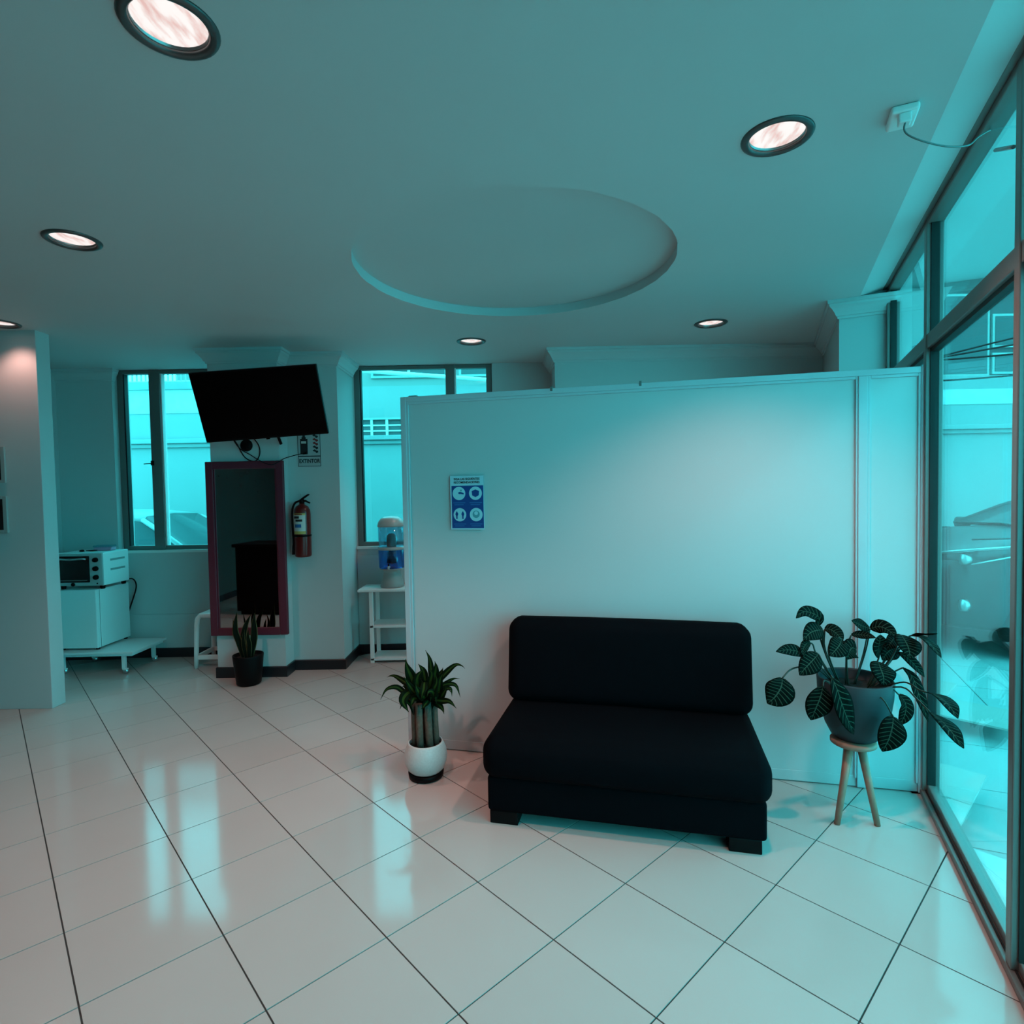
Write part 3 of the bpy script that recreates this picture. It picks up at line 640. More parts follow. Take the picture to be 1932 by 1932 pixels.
MB().box(-0.205, 0.205, -0.176, -0.159, 0.034, 0.310).build('front_panel', mat('grey_enamel', (0.38, 0.40, 0.40), 0.4), ov, bevel=0.004)
dr = MB().box(-0.192, 0.098, -0.188, -0.175, 0.062, 0.290).build('door', 'rangeglass', ov, bevel=0.006)
MB().tube(smooth_path([(-0.17, -0.189, 0.262), (-0.15, -0.208, 0.268), (-0.045, -0.212, 0.262), (0.055, -0.208, 0.268), (0.075, -0.189, 0.262)], 4), 0.008, 8).build('handle', 'steel', dr)
for z in (0.078, 0.083): MB().box(-0.15, 0.08, -0.190, -0.187, z, z+0.002).build('door_line', 'steel', dr)
for kz in (0.255, 0.180, 0.105):
    MB().lathe([(0.021, 0.0), (0.021, 0.012), (0.018, 0.024), (0.0, 0.024)], 20, mtx=Matrix.Translation((0.152, -0.176, kz)) @ Matrix.Rotation(R(90), 4, 'X')).build('knob', 'black', ov)
MB().lathe([(0.006, 0.0), (0.006, 0.004), (0.0, 0.004)], 12, mtx=Matrix.Translation((0.158, -0.176, 0.052)) @ Matrix.Rotation(R(90), 4, 'X')).build('pilot_lamp', 'black', ov)
MB().lathe([(0.016, 0.0), (0.016, 0.008), (0.0, 0.008)], 16, mtx=Matrix.Translation((-0.05, -0.176, 0.045)) @ Matrix.Rotation(R(90), 4, 'X')).build('badge', 'black', ov)
for vz in (0.235, 0.150): MB().box(0.2045, 0.2060, -0.075, 0.115, vz, vz+0.018).build('vent_slot', mat('vent_grey', (0.25, 0.28, 0.28), 0.6), ov)
for fx in (-0.17, 0.17):
    for fy in (-0.13, 0.14): MB().lathe([(0.017, 0.0), (0.022, 0.031)], 12, (fx, fy, 0), False).build('foot', 'black', ov)
oc = MB().tube(smooth_path([(-3.545, 5.31, 0.763), (-3.525, 5.345, 0.758), (-3.518, 5.375, 0.72), (-3.528, 5.392, 0.66), (-3.565, 5.398, 0.56), (-3.62, 5.39, 0.40)], 6), 0.006, 8).build('power_cord', 'black'); tag(oc, 'black power cord hanging behind the toaster oven', 'cord')
tbx = empty('plastic_tub', (-3.66, 5.19, 1.042), R(12)); tag(tbx, 'small pink plastic tub with a clear lid on the toaster oven', 'tub')
rounded_box(0.15, 0.09, 0.030, 0.012).build('tub', 'pinkbox', tbx); shifted(rounded_box(0.156, 0.096, 0.018, 0.008), 0, 0, 0.0301).build('lid', 'cleartank', tbx)
for k, (x, lbl) in enumerate(((-3.80, 'dark knob-shaped object on the toaster oven, left of the tub'), (-3.745, 'thin dark utensil on the toaster oven next to the tub'))):
    it = empty('kitchen_utensil', (x, 5.10, 1.042)); tag(it, lbl, 'utensil')
    if k == 0: MB().lathe([(0.0, 0.0), (0.017, 0.0), (0.02, 0.006), (0.014, 0.014), (0.0, 0.016)], 14).build('cap', 'black', it)
    else: MB().tube([(-0.02, 0, 0.006), (0.02, 0.01, 0.006), (0.06, 0.03, 0.006)], [0.004, 0.006, 0.005], 8).build('handle', 'black', it)

# ---- stool
so = empty('plastic_stool', (-2.652, 5.20, 0)); tag(so, 'white plastic stool half hidden behind the column', 'stool')
shifted(rounded_box(0.27, 0.27, 0.045, 0.02), 0, 0, 0.435).build('seat', 'white', so)
for sx in (-1, 1):
    for sy in (-1, 1):
        pts = [(sx*0.105, sy*0.105, 0.462), (sx*0.125, sy*0.125, 0.445), (sx*0.138, sy*0.138, 0.38), (sx*0.150, sy*0.150, 0.0)]
        MB().tube(smooth_path(pts, 3), [0.02]*4+[0.022]*3+[0.021, 0.02, 0.019][:3], 8).build('leg', 'white', so)
for sx in (-1, 1):
    MB().box(sx*0.145-0.010, sx*0.145+0.010, -0.135, 0.135, 0.075, 0.115).build('rail', 'white', so, bevel=0.004)
    MB().box(-0.135, 0.135, sx*0.145-0.010, sx*0.145+0.010, 0.075, 0.115).build('rail', 'white', so, bevel=0.004)

# ---- side table with water filter
tbl = empty('side_table', (-1.03, 5.21, 0)); tag(tbl, 'white side table with shelves under the right back window', 'table')
MB().box(-0.345, 0.345, -0.135, 0.19, 0.640, 0.660).build('table_top', 'white', tbl, bevel=0.003)
for lx in (-0.235, 0.235):
    for ly in (-0.095, 0.15): MB().box(lx-0.017, lx+0.017, ly-0.012, ly+0.012, 0, 0.64).build('leg', 'white', tbl, bevel=0.002)
for z in (0.022, 0.315): MB().box(-0.250, 0.250, -0.107, 0.162, z, z+0.020).build('shelf', 'white', tbl, bevel=0.002)
wf = empty('water_filter', (-1.098, 5.24, 0.66)); tag(wf, 'two-tank water filter dispenser with blue lower tank on the side table', 'water dispenser')
MB().lathe([(0.105, 0.0), (0.108, 0.01), (0.095, 0.05), (0.075, 0.13), (0.080, 0.155), (0.112, 0.165), (0.112, 0.172), (0.0, 0.172)], 28).build('stand', 'greyfilter', wf)
MB().lathe([(0.106, 0.173), (0.113, 0.18), (0.118, 0.338), (0.114, 0.338), (0.109, 0.183), (0.102, 0.178)], 32, cap=False).build('lower_tank', 'bluewater', wf)
MB().lathe([(0.0, 0.339), (0.118, 0.339), (0.121, 0.346), (0.121, 0.364), (0.0, 0.366)], 32).build('collar', 'domelid', wf)
MB().lathe([(0.110, 0.367), (0.113, 0.372), (0.118, 0.545), (0.114, 0.545), (0.109, 0.374), (0.105, 0.371)], 32, cap=False).build('upper_tank', 'cleartank', wf)
MB().lathe([(0.120, 0.546), (0.120, 0.560), (0.112, 0.590), (0.092, 0.618), (0.060, 0.636), (0.0, 0.643)], 32).build('lid', 'domelid', wf)
MB().lathe([(0.043, 0.367), (0.043, 0.44), (0.038, 0.465), (0.022, 0.482), (0.0, 0.486)], 24).build('ceramic_dome', 'greyfilter', wf)
MB().lathe([(0.0, 0.215), (0.042, 0.215), (0.043, 0.22), (0.043, 0.325), (0.046, 0.338), (0.0, 0.338)], 24).build('cartridge', 'black', wf)
MB().tube([(0, -0.105, 0.195), (0, -0.145, 0.195), (0, -0.155, 0.175)], [0.012, 0.012, 0.009], 10).build('tap', 'steel', wf)
MB().box(-0.006, 0.006, -0.15, -0.135, 0.20, 0.225).build('tap_lever', 'black', wf, bevel=0.002)

# ---- ceiling outlet
oa = math.atan2(GD.y, GD.x)
ot = empty('ceiling_outlet', (1.281, 1.912, CEIL), oa); tag(ot, 'white power outlet on the ceiling near the glazing with a plug in it', 'outlet')
shifted(rounded_box(0.112, 0.078, 0.024, 0.008), 0, 0, -0.0245).build('cover', 'white', ot)
for dx in (-0.008, 0.008): MB().box(0.02+dx-0.0015, 0.02+dx+0.0015, -0.006, 0.0, -0.0252, -0.0244).build('socket_hole', 'black', ot)
MB().lathe([(0.0025, -0.0252), (0.0025, -0.0244)], 8, (0.03, -0.003, 0), False).build('socket_hole', 'black', ot)
pg = MB().box(-0.052, -0.020, -0.018, 0.018, -0.055, -0.024).build('plug', 'white', ot, bevel=0.005)
q0 = gl(1.55, 0.06)
cd = MB().tube(smooth_path([(1.268, 1.87, 2.665), (1.262, 1.872, 2.62), (1.30, 1.86, 2.585), (1.40, 1.88, 2.575), (1.50, 1.92, 2.60), (1.58, 1.98, 2.66), (1.65, 2.02, 2.705), (1.70, 2.08, 2.733)], 6), 0.0028, 6).build('outlet_cord', 'cordgrey'); tag(cd, 'thin white cord sagging from the ceiling outlet to the glazing head', 'cord')

# ---- framed pictures on the wall end (only their right edges show)
for z0, z1, lbl in ((1.63, 1.885, 'upper framed picture cut by the left edge'), (1.275, 1.535, 'lower framed picture cut by the left edge')):
    pf = empty('picture_frame', (-3.70, 4.124, z0)); tag(pf, lbl, 'picture', 'framed pictures')
    hh = z1-z0
    for (a, b, c, d_) in ((-0.11, -0.09, 0, hh), (0.09, 0.118, 0, hh), (-0.09, 0.09, 0, 0.02), (-0.09, 0.09, hh-0.02, hh)): MB().box(a, b, -0.016, 0, c, d_).build('frame_bar', 'greyfilter', pf, bevel=0.002)
    MB().box(-0.09, 0.09, -0.008, -0.001, 0.02, hh-0.02).build('picture', 'ink', pf)

# ---- potted plants
CALATHEA=[
  ([(-0.106, 0.02, 0.284), (-0.129, 0.02, 0.396), (-0.156, 0.03, 0.504)], [(-0.156, 0.03, 0.504), (-0.153, 0.02, 0.549), (-0.204, 0.0, 0.577), (-0.248, -0.02, 0.585), (-0.288, -0.04, 0.561)], 0.062) ,
  ([(-0.111, 0.0, 0.291), (-0.129, 0.02, 0.396), (-0.135, 0.02, 0.49)], [(-0.135, 0.02, 0.49), (-0.169, 0.0, 0.495), (-0.219, -0.03, 0.492), (-0.265, -0.06, 0.467)], 0.085) ,
  ([(-0.084, 0.05, 0.274), (-0.102, 0.06, 0.385), (-0.105, 0.06, 0.486)], [(-0.105, 0.06, 0.486), (-0.084, 0.05, 0.485), (-0.066, 0.03, 0.469), (-0.054, 0.0, 0.444)], 0.07) ,
  ([(-0.128, -0.02, 0.297), (-0.185, -0.03, 0.382), (-0.208, -0.03, 0.44), (-0.236, -0.04, 0.446)], [(-0.224, -0.04, 0.452), (-0.257, -0.06, 0.446), (-0.278, -0.08, 0.421), (-0.275, -0.09, 0.401)], 0.04) ,
  ([(-0.128, -0.02, 0.292), (-0.19, -0.04, 0.351), (-0.263, -0.06, 0.395)], [(-0.263, -0.06, 0.398), (-0.306, -0.08, 0.424), (-0.36, -0.1, 0.436), (-0.415, -0.12, 0.435)], 0.055) ,
  ([(-0.133, -0.04, 0.304), (-0.167, -0.05, 0.353), (-0.198, -0.06, 0.403)], [(-0.198, -0.06, 0.403), (-0.234, -0.08, 0.381), (-0.277, -0.1, 0.354), (-0.307, -0.11, 0.325)], 0.095) ,
  ([(-0.117, 0.0, 0.285), (-0.18, -0.02, 0.322), (-0.274, -0.06, 0.347), (-0.339, -0.09, 0.343), (-0.382, -0.11, 0.314)], [(-0.382, -0.11, 0.314), (-0.397, -0.13, 0.282), (-0.429, -0.14, 0.242), (-0.462, -0.14, 0.214)], 0.13) ,
  ([(-0.161, -0.08, 0.306), (-0.21, -0.14, 0.31), (-0.237, -0.17, 0.293)], [(-0.237, -0.17, 0.293), (-0.253, -0.18, 0.253), (-0.275, -0.18, 0.199), (-0.288, -0.17, 0.15)], 0.115) ,
  ([(-0.15, -0.1, 0.295), (-0.186, -0.15, 0.329), (-0.202, -0.18, 0.334)], [(-0.202, -0.18, 0.334), (-0.189, -0.2, 0.281), (-0.157, -0.19, 0.195), (-0.092, -0.15, 0.076)], 0.105) ,
  ([(-0.1, 0.0, 0.285), (-0.117, 0.0, 0.372), (-0.111, 0.0, 0.442), (-0.077, 0.0, 0.459)], [(-0.06, 0.0, 0.45), (-0.088, -0.03, 0.432), (-0.122, -0.05, 0.41), (-0.147, -0.06, 0.393)], 0.095) ,
  ([(-0.042, 0.02, 0.26), (-0.025, 0.02, 0.347), (-0.013, 0.01, 0.397)], [(0.007, 0.0, 0.402), (-0.019, -0.01, 0.414), (-0.045, -0.03, 0.397), (-0.057, -0.04, 0.37)], 0.09) ,
  ([(0.005, 0.04, 0.246), (0.075, 0.06, 0.364), (0.11, 0.08, 0.471)], [(0.116, 0.08, 0.48), (0.08, 0.07, 0.492), (0.039, 0.05, 0.512), (0.008, 0.04, 0.528)], 0.06) ,
  ([(0.022, 0.05, 0.249), (0.099, 0.08, 0.375), (0.125, 0.09, 0.477)], [(0.125, 0.09, 0.477), (0.157, 0.07, 0.489), (0.179, 0.04, 0.479), (0.189, 0.0, 0.454)], 0.075) ,
  ([(-0.048, 0.05, 0.25), (-0.002, 0.06, 0.395), (0.013, 0.05, 0.456)], [(0.013, 0.05, 0.459), (0.045, 0.04, 0.461), (0.073, 0.02, 0.46), (0.097, 0.0, 0.455)], 0.04) ,
  ([(0.109, 0.02, 0.251), (0.114, 0.01, 0.354), (0.113, 0.0, 0.409)], [(0.113, 0.0, 0.38), (0.095, -0.02, 0.415), (0.094, -0.03, 0.446), (0.098, -0.03, 0.478)], 0.1) ,
  ([(0.108, 0.0, 0.258), (0.155, 0.02, 0.35), (0.185, 0.03, 0.405)], [(0.211, 0.03, 0.458), (0.183, 0.01, 0.446), (0.153, -0.01, 0.428), (0.135, -0.02, 0.402)], 0.06) ,
  ([(0.101, -0.02, 0.264), (0.152, -0.02, 0.362), (0.197, -0.02, 0.471)], [(0.197, -0.02, 0.473), (0.194, -0.05, 0.455), (0.191, -0.08, 0.424), (0.183, -0.1, 0.387)], 0.125) ,
  ([(0.138, 0.02, 0.256), (0.202, 0.02, 0.373), (0.251, 0.0, 0.462)], [(0.251, 0.0, 0.462), (0.261, -0.06, 0.468), (0.255, -0.13, 0.453), (0.254, -0.19, 0.416)], 0.066) ,
  ([(0.164, 0.06, 0.243), (0.215, 0.04, 0.384), (0.257, 0.0, 0.464)], [(0.257, 0.0, 0.464), (0.262, -0.05, 0.481), (0.265, -0.1, 0.492), (0.267, -0.15, 0.509)], 0.02) ,
  ([(0.131, 0.0, 0.263), (0.172, 0.01, 0.353), (0.206, 0.01, 0.381)], [(0.2, 0.0, 0.387), (0.22, -0.03, 0.369), (0.239, -0.06, 0.338), (0.262, -0.08, 0.297)], 0.055) ,
  ([(0.137, 0.0, 0.257), (0.171, 0.0, 0.291), (0.217, 0.0, 0.314)], [(0.203, -0.03, 0.323), (0.215, -0.07, 0.296), (0.216, -0.11, 0.23), (0.237, -0.14, 0.12)], 0.06) ,
  ([(0.105, -0.05, 0.268), (0.126, -0.12, 0.289), (0.134, -0.18, 0.3), (0.138, -0.22, 0.292), (0.154, -0.25, 0.289)], [(0.154, -0.25, 0.289), (0.157, -0.31, 0.292), (0.152, -0.37, 0.279), (0.157, -0.41, 0.244)], 0.094) ,
  ([(0.092, -0.07, 0.27), (0.111, -0.15, 0.28), (0.121, -0.23, 0.259), (0.129, -0.3, 0.227)], [(0.129, -0.3, 0.227), (0.123, -0.37, 0.219), (0.122, -0.43, 0.194), (0.142, -0.46, 0.149)], 0.088) ,
  ([(0.057, -0.08, 0.274), (0.083, -0.11, 0.266), (0.121, -0.12, 0.236)], [(0.123, -0.12, 0.236), (0.144, -0.13, 0.2), (0.135, -0.14, 0.154), (0.111, -0.14, 0.107)], 0.07) ,
  ([(0.034, -0.1, 0.275), (0.023, -0.16, 0.235), (0.059, -0.18, 0.16)], [(0.059, -0.18, 0.163), (0.041, -0.2, 0.125), (0.025, -0.2, 0.071), (0.006, -0.19, 0.017)], 0.125) ,
  ([(0.071, -0.04, 0.266), (0.071, -0.05, 0.315), (0.076, -0.05, 0.349)], [(0.076, -0.05, 0.36), (0.068, -0.08, 0.336), (0.067, -0.1, 0.308), (0.061, -0.11, 0.272)], 0.12) ,
  ([(0.116, 0.03, 0.248), (0.151, 0.04, 0.321), (0.18, 0.04, 0.391)], [(0.209, 0.04, 0.414), (0.178, 0.02, 0.396), (0.142, 0.0, 0.379), (0.119, -0.01, 0.354)], 0.09) ,
]
DRACAENA=[
  ([(-0.046, 0.0, 0.471), (-0.059, -0.02, 0.531), (-0.081, -0.03, 0.595), (-0.09, -0.03, 0.641)], 0.062) ,
  ([(0.007, 0.0, 0.505), (-0.001, 0.0, 0.563), (-0.017, 0.0, 0.589), (-0.03, 0.0, 0.604)], 0.042) ,
  ([(0.039, 0.02, 0.498), (0.036, 0.02, 0.569), (0.027, 0.03, 0.624), (0.004, 0.04, 0.666)], 0.035) ,
  ([(0.054, -0.03, 0.515), (0.066, -0.04, 0.565), (0.072, -0.05, 0.603), (0.066, -0.05, 0.631)], 0.05) ,
  ([(0.064, 0.03, 0.494), (0.082, 0.03, 0.534), (0.093, 0.03, 0.556), (0.098, 0.03, 0.573)], 0.035) ,
  ([(0.067, 0.0, 0.496), (0.104, -0.01, 0.542), (0.167, -0.02, 0.599), (0.203, -0.03, 0.599), (0.221, -0.04, 0.586)], 0.036) ,
  ([(-0.038, 0.0, 0.471), (-0.097, 0.02, 0.496), (-0.155, 0.03, 0.529), (-0.184, 0.04, 0.53), (-0.206, 0.05, 0.519)], 0.034) ,
  ([(-0.043, -0.02, 0.46), (-0.093, -0.03, 0.461), (-0.138, -0.04, 0.495), (-0.188, -0.05, 0.487), (-0.219, -0.06, 0.437)], 0.03) ,
  ([(-0.048, -0.04, 0.476), (-0.082, -0.07, 0.466), (-0.096, -0.09, 0.435), (-0.066, -0.1, 0.384)], 0.055) ,
  ([(0.055, 0.02, 0.462), (0.107, 0.03, 0.485), (0.152, 0.03, 0.511), (0.186, 0.04, 0.507)], 0.025) ,
  ([(0.058, 0.0, 0.46), (0.112, -0.01, 0.494), (0.169, -0.02, 0.492), (0.193, -0.03, 0.431)], 0.028) ,
  ([(0.07, -0.03, 0.453), (0.111, -0.04, 0.478), (0.146, -0.05, 0.485), (0.153, -0.06, 0.446)], 0.026) ,
  ([(0.052, -0.03, 0.419), (0.108, -0.06, 0.424), (0.144, -0.08, 0.427), (0.178, -0.09, 0.395)], 0.036) ,
  ([(0.051, -0.02, 0.406), (0.085, -0.05, 0.399), (0.104, -0.07, 0.385), (0.112, -0.08, 0.363)], 0.036) ,
  ([(0.012, -0.06, 0.525), (0.012, -0.09, 0.501), (0.006, -0.1, 0.479), (-0.001, -0.1, 0.449)], 0.042) ,
  ([(0.029, -0.05, 0.426), (0.017, -0.08, 0.416), (0.011, -0.1, 0.411), (-0.002, -0.1, 0.398)], 0.034) ,
  ([(-0.018, -0.02, 0.451), (-0.028, -0.05, 0.523), (-0.017, -0.06, 0.565), (0.013, -0.06, 0.594)], 0.06) ,
  ([(0.023, -0.03, 0.454), (0.042, -0.06, 0.525), (0.053, -0.07, 0.571), (0.036, -0.07, 0.601)], 0.055) ,
  ([(0.077, -0.02, 0.441), (0.087, -0.05, 0.503), (0.098, -0.06, 0.55), (0.12, -0.06, 0.575)], 0.05) ,
  ([(-0.032, -0.04, 0.45), (-0.051, -0.07, 0.491), (-0.074, -0.08, 0.534), (-0.092, -0.08, 0.564)], 0.038) ,
  ([(-0.018, 0.03, 0.407), (-0.048, 0.06, 0.442), (-0.069, 0.08, 0.462), (-0.104, 0.1, 0.447)], 0.045) ,
  ([(0.035, 0.03, 0.406), (0.052, 0.07, 0.427), (0.077, 0.09, 0.438), (0.093, 0.1, 0.416)], 0.045) ,
  ([(0.005, 0.0, 0.426), (0.015, 0.03, 0.478), (0.001, 0.04, 0.528), (-0.009, 0.05, 0.552)], 0.055) ,
  ([(0.064, -0.05, 0.434), (0.058, -0.09, 0.483), (0.04, -0.11, 0.491), (0.032, -0.12, 0.469)], 0.045) ,
  ([(-0.03, -0.05, 0.436), (-0.042, -0.08, 0.447), (-0.047, -0.1, 0.437), (-0.056, -0.1, 0.412)], 0.04) ,
  ([(0.087, -0.03, 0.427), (0.107, -0.05, 0.46), (0.12, -0.06, 0.484), (0.122, -0.06, 0.506)], 0.038) ,
  ([(0.012, -0.05, 0.435), (-0.006, -0.09, 0.476), (-0.021, -0.1, 0.505), (-0.028, -0.1, 0.539)], 0.05) ,
  ([(0.043, -0.05, 0.443), (0.066, -0.09, 0.5), (0.081, -0.1, 0.537), (0.078, -0.1, 0.576)], 0.05) ,
]
SNAKE=[
  ([(-0.054, 0.0, 0.233), (-0.069, 0.0, 0.34), (-0.091, -0.01, 0.441), (-0.074, -0.01, 0.583)], 0.052) ,
  ([(-0.025, 0.01, 0.23), (-0.044, 0.02, 0.349), (-0.026, 0.03, 0.46), (0.019, 0.03, 0.554)], 0.05) ,
  ([(0.029, -0.01, 0.235), (0.061, -0.02, 0.373), (0.069, -0.03, 0.488), (0.081, -0.04, 0.579)], 0.058) ,
  ([(-0.001, -0.04, 0.244), (-0.009, -0.05, 0.322), (-0.01, -0.05, 0.389), (0.003, -0.05, 0.449)], 0.034) ,
  ([(0.033, -0.05, 0.246), (0.04, -0.06, 0.331), (0.031, -0.06, 0.391), (0.037, -0.06, 0.45)], 0.04) ,
  ([(0.038, 0.02, 0.226), (0.045, 0.03, 0.322), (0.058, 0.03, 0.436), (0.047, 0.04, 0.51)], 0.03) ,
  ([(-0.057, 0.03, 0.225), (-0.081, 0.04, 0.306), (-0.127, 0.05, 0.419), (-0.14, 0.06, 0.517)], 0.03) ,
]
cp = empty('zebra_plant', (1.553, 2.62, 0.352)); tag(cp, 'zebra-leaved plant in a slate grey pot on a wooden tripod', 'potted plant')
MB().lathe([(0.0, 0.0), (0.082, 0.0), (0.098, 0.012), (0.122, 0.06), (0.142, 0.13), (0.152, 0.20), (0.156, 0.270), (0.150, 0.276), (0.146, 0.268), (0.144, 0.20), (0.0, 0.19)], 40).build('pot', 'greypot', cp)
MB().lathe([(0.0, 0.236), (0.10, 0.232), (0.1455, 0.226), (0.1455, 0.20), (0.0, 0.20)], 28).build('soil', 'soil', cp)
for pet, lf, wd in CALATHEA:
    d = Vector(lf[-1])-Vector(lf[0])
    hint = (0.15, -0.85, 0.5)
    L = leaf_obj(lf, wd, 'zebra', cp, 'ellipse', 0.18, hint)
    root = Vector((pet[0][0]*0.55, pet[0][1]*0.5, 0.22))
    MB().tube(smooth_path([root]+[Vector(p) for p in pet[1:]]+[Vector(lf[0])] if (Vector(pet[-1])-Vector(lf[0])).length > 0.01 else [root]+[Vector(p) for p in pet[1:]], 4), 0.0035, 6).build('petiole', 'stem', L)
ps = empty('plant_stand', (1.535, 2.60, 0)); tag(ps, 'small wooden tripod stand holding the grey plant pot', 'plant stand')
MB().lathe([(0.0, 0.328), (0.086, 0.328), (0.094, 0.333), (0.094, 0.346), (0.088, 0.351), (0.0, 0.351)], 32).build('seat_disc', 'wood', ps)
for (fx, fy), (tx, ty) in (((-0.115, -0.075), (-0.028, -0.02)), ((0.055, -0.092), (0.018, -0.03)), ((-0.012, 0.078), (-0.002, 0.03))):
    MB().tube([(fx, fy, 0.0), (fx+(tx-fx)*0.5, fy+(ty-fy)*0.5, 0.165), (tx, ty, 0.33)], [0.0125, 0.0155, 0.019], 14).build('leg', 'wood', ps)

dp = empty('corn_plant', (-0.481, 3.03, 0)); tag(dp, 'leafy corn plant with thick canes in a round white pot', 'potted plant')
MB().lathe([(0.0, 0.0), (0.078, 0.0), (0.090, 0.006), (0.094, 0.030), (0.088, 0.034), (0.0, 0.034)], 36).build('saucer', 'black', dp)
MB().lathe([(0.0, 0.035), (0.080, 0.035), (0.095, 0.050), (0.110, 0.085), (0.114, 0.115), (0.108, 0.150), (0.094, 0.182), (0.090, 0.190), (0.085, 0.190), (0.087, 0.178), (0.092, 0.15), (0.0, 0.14)], 40).build('pot', 'whitepot', dp)
MB().lathe([(0.0, 0.168), (0.088, 0.166), (0.088, 0.15), (0.0, 0.15)], 24).build('soil', 'soil', dp)
for (x, y, tx, ty, hgt, r) in ((-0.055, 0.0, -0.058, 0.0, 0.415, 0.016), (-0.022, -0.035, -0.026, -0.03, 0.40, 0.019), (0.028, -0.03, 0.018, -0.025, 0.405, 0.020), (0.058, 0.005, 0.05, 0.005, 0.39, 0.017), (0.0, 0.035, 0.0, 0.03, 0.43, 0.017)):
    MB().tube([(x, y, 0.155), (x*0.7+tx*0.3, y*0.7+ty*0.3, 0.22), (tx, ty, hgt)], [r, r*0.97, r], 12).build('cane', 'cane', dp)
for lf, wd in DRACAENA: leaf_obj(lf, wd, 'corn', dp, 'lance', 0.3, (0.05, -0.85, 0.5), wave=0.05)
rnd = random.Random(3)
for k in range(14):
    a = 2*math.pi*k/14+rnd.uniform(-.2, .2); cx = rnd.choice((-0.05, -0.02, 0.02, 0.05)); z = rnd.uniform(0.32, 0.40); l = rnd.uniform(0.09, 0.13)
    dx, dy = math.cos(a), math.sin(a)*0.8+0.15
    leaf_obj([(cx, 0, z), (cx+dx*l*0.35, dy*l*0.35, z+0.06), (cx+dx*l*0.8, dy*l*0.8, z+0.085), (cx+dx*l*1.1, dy*l*1.1, z+0.05)], 0.038, 'corn', dp, 'lance', 0.3, (0.05, -0.4, 0.8))

sp = empty('snake_plant', (-2.134, 4.60, 0)); tag(sp, 'snake plant in a black pot on the floor below the mirror', 'potted plant')
MB().lathe([(0.0, 0.0), (0.080, 0.0), (0.093, 0.012), (0.106, 0.13), (0.116, 0.228), (0.116, 0.240), (0.108, 0.240), (0.103, 0.20), (0.0, 0.195)], 36).build('pot', 'black', sp)
MB().lathe([(0.0, 0.216), (0.103, 0.212), (0.103, 0.20), (0.0, 0.20)], 24).build('soil', 'soil', sp)
for lf, wd in SNAKE: leaf_obj([Vector((lf[0][0]*0.6, lf[0][1]*0.6+0.0, 0.205))]+[Vector(p) for p in lf[1:]], wd, 'sword', sp, 'sword', 0.12, (0.1, -1, 0.1))

# ---- black counter that the mirror reflects
kc = empty('reception_counter', (-3.18, 2.02, 0), R(8)); tag(kc, 'black counter seen only as a reflection in the mirror', 'counter')
MB().box(-0.30, 0.30, -0.30, 0.22, 0.05, 0.86).build('cabinet', 'black', kc, bevel=0.006)
MB().box(-0.33, 0.33, -0.33, 0.25, 0.86, 0.90).build('worktop', 'black', kc, bevel=0.006)
MB().box(-0.27, 0.27, -0.27, 0.18, 0.0, 0.05).build('plinth', 'black', kc)

# ================================================================== OUTSIDE
gz = -0.10
gr = MB().prism([(-14, 5.7), (-14, 40), (30, 40), (30, -14), (gl(S_END, -0.2)[0]-6, -14), (gl(S_END, -0.2)[0]-6, -8), gl(S_END, -0.05), gl(0, -0.05), (3.5, 5.7)], gz-0.2, gz-0.012).build('ground_courtyard', 'pave')
tag(gr, 'pale paved courtyard outside the windows', 'ground', kind='structure')
slab0 = None
for i in range(0, 9):
    for j in range(0, 8):
        c = G0-GD*(2.2-i*0.62)-GN*(0.40+j*0.62)
        if c.y > 5.6 and c.x < 3.6: continue
        if slab0 is None: slab0 = MB().box(-0.306, 0.306, -0.306, 0.306, -0.012, 0.0).build('slab', 'pave', gr); o = slab0
        else: o = slab0.copy(); COL.objects.link(o); o.parent = gr
        o.location = (c.x, c.y, gz); o.rotation_euler = (0, 0, math.atan2(GD.y, GD.x))
YW = 9.0
cw = empty('wall_courtyard', (0, YW, 0)); tag(cw, 'pale rendered courtyard wall with a cornice and stained top', 'wall', kind='structure')
MB().box(-14, 16, 0.0, 0.30, gz-0.1, 3.16).build('wall_body', 'outwall', cw)
co = MB(); co.box(-14, 16, -0.10, 0.0, 2.33, 2.40); co.box(-14, 16, -0.05, 0.0, 2.27, 2.33); co.build('cornice', 'outwall', cw, bevel=0.01)
MB().box(-14, -3.9, -0.05, 0.36, 3.16, 3.27).build('coping', mat('stained_coping', (0.22, 0.26, 0.26), 0.9, noise=(3, 0.4)), cw)
sm_ = mat('stained_render', (0.50, 0.53, 0.53), 0.9, noise=(6, 0.35))
MB().box(-14, -4.1, -0.012, 0.0, 2.80, 3.16).build('stained_band', sm_, cw); MB().box(4.5, 16, -0.012, 0.0, 2.72, 2.95).build('stained_band', sm_, cw)
# mesh fence on the wall
fn = empty('mesh_fence', (-9, YW+0.15, 3.27)); tag(fn, 'wire mesh fence on top of the courtyard wall behind the left window', 'fence')
for k in range(3): MB().tube([(-5, 0, 0.05+0.12*k), (4.8, 0, 0.05+0.12*k)], 0.012, 6).build('rail', 'white', fn)
pk = None
for k in range(62):
    if pk is None: pk = MB().box(-0.008, 0.008, -0.008, 0.008, 0, 0.5).build('wire', 'greyfilter', fn); o = pk
    else: o = pk.copy(); COL.objects.link(o); o.parent = fn
    o.location = (0.5+k*0.07, 0, 0)
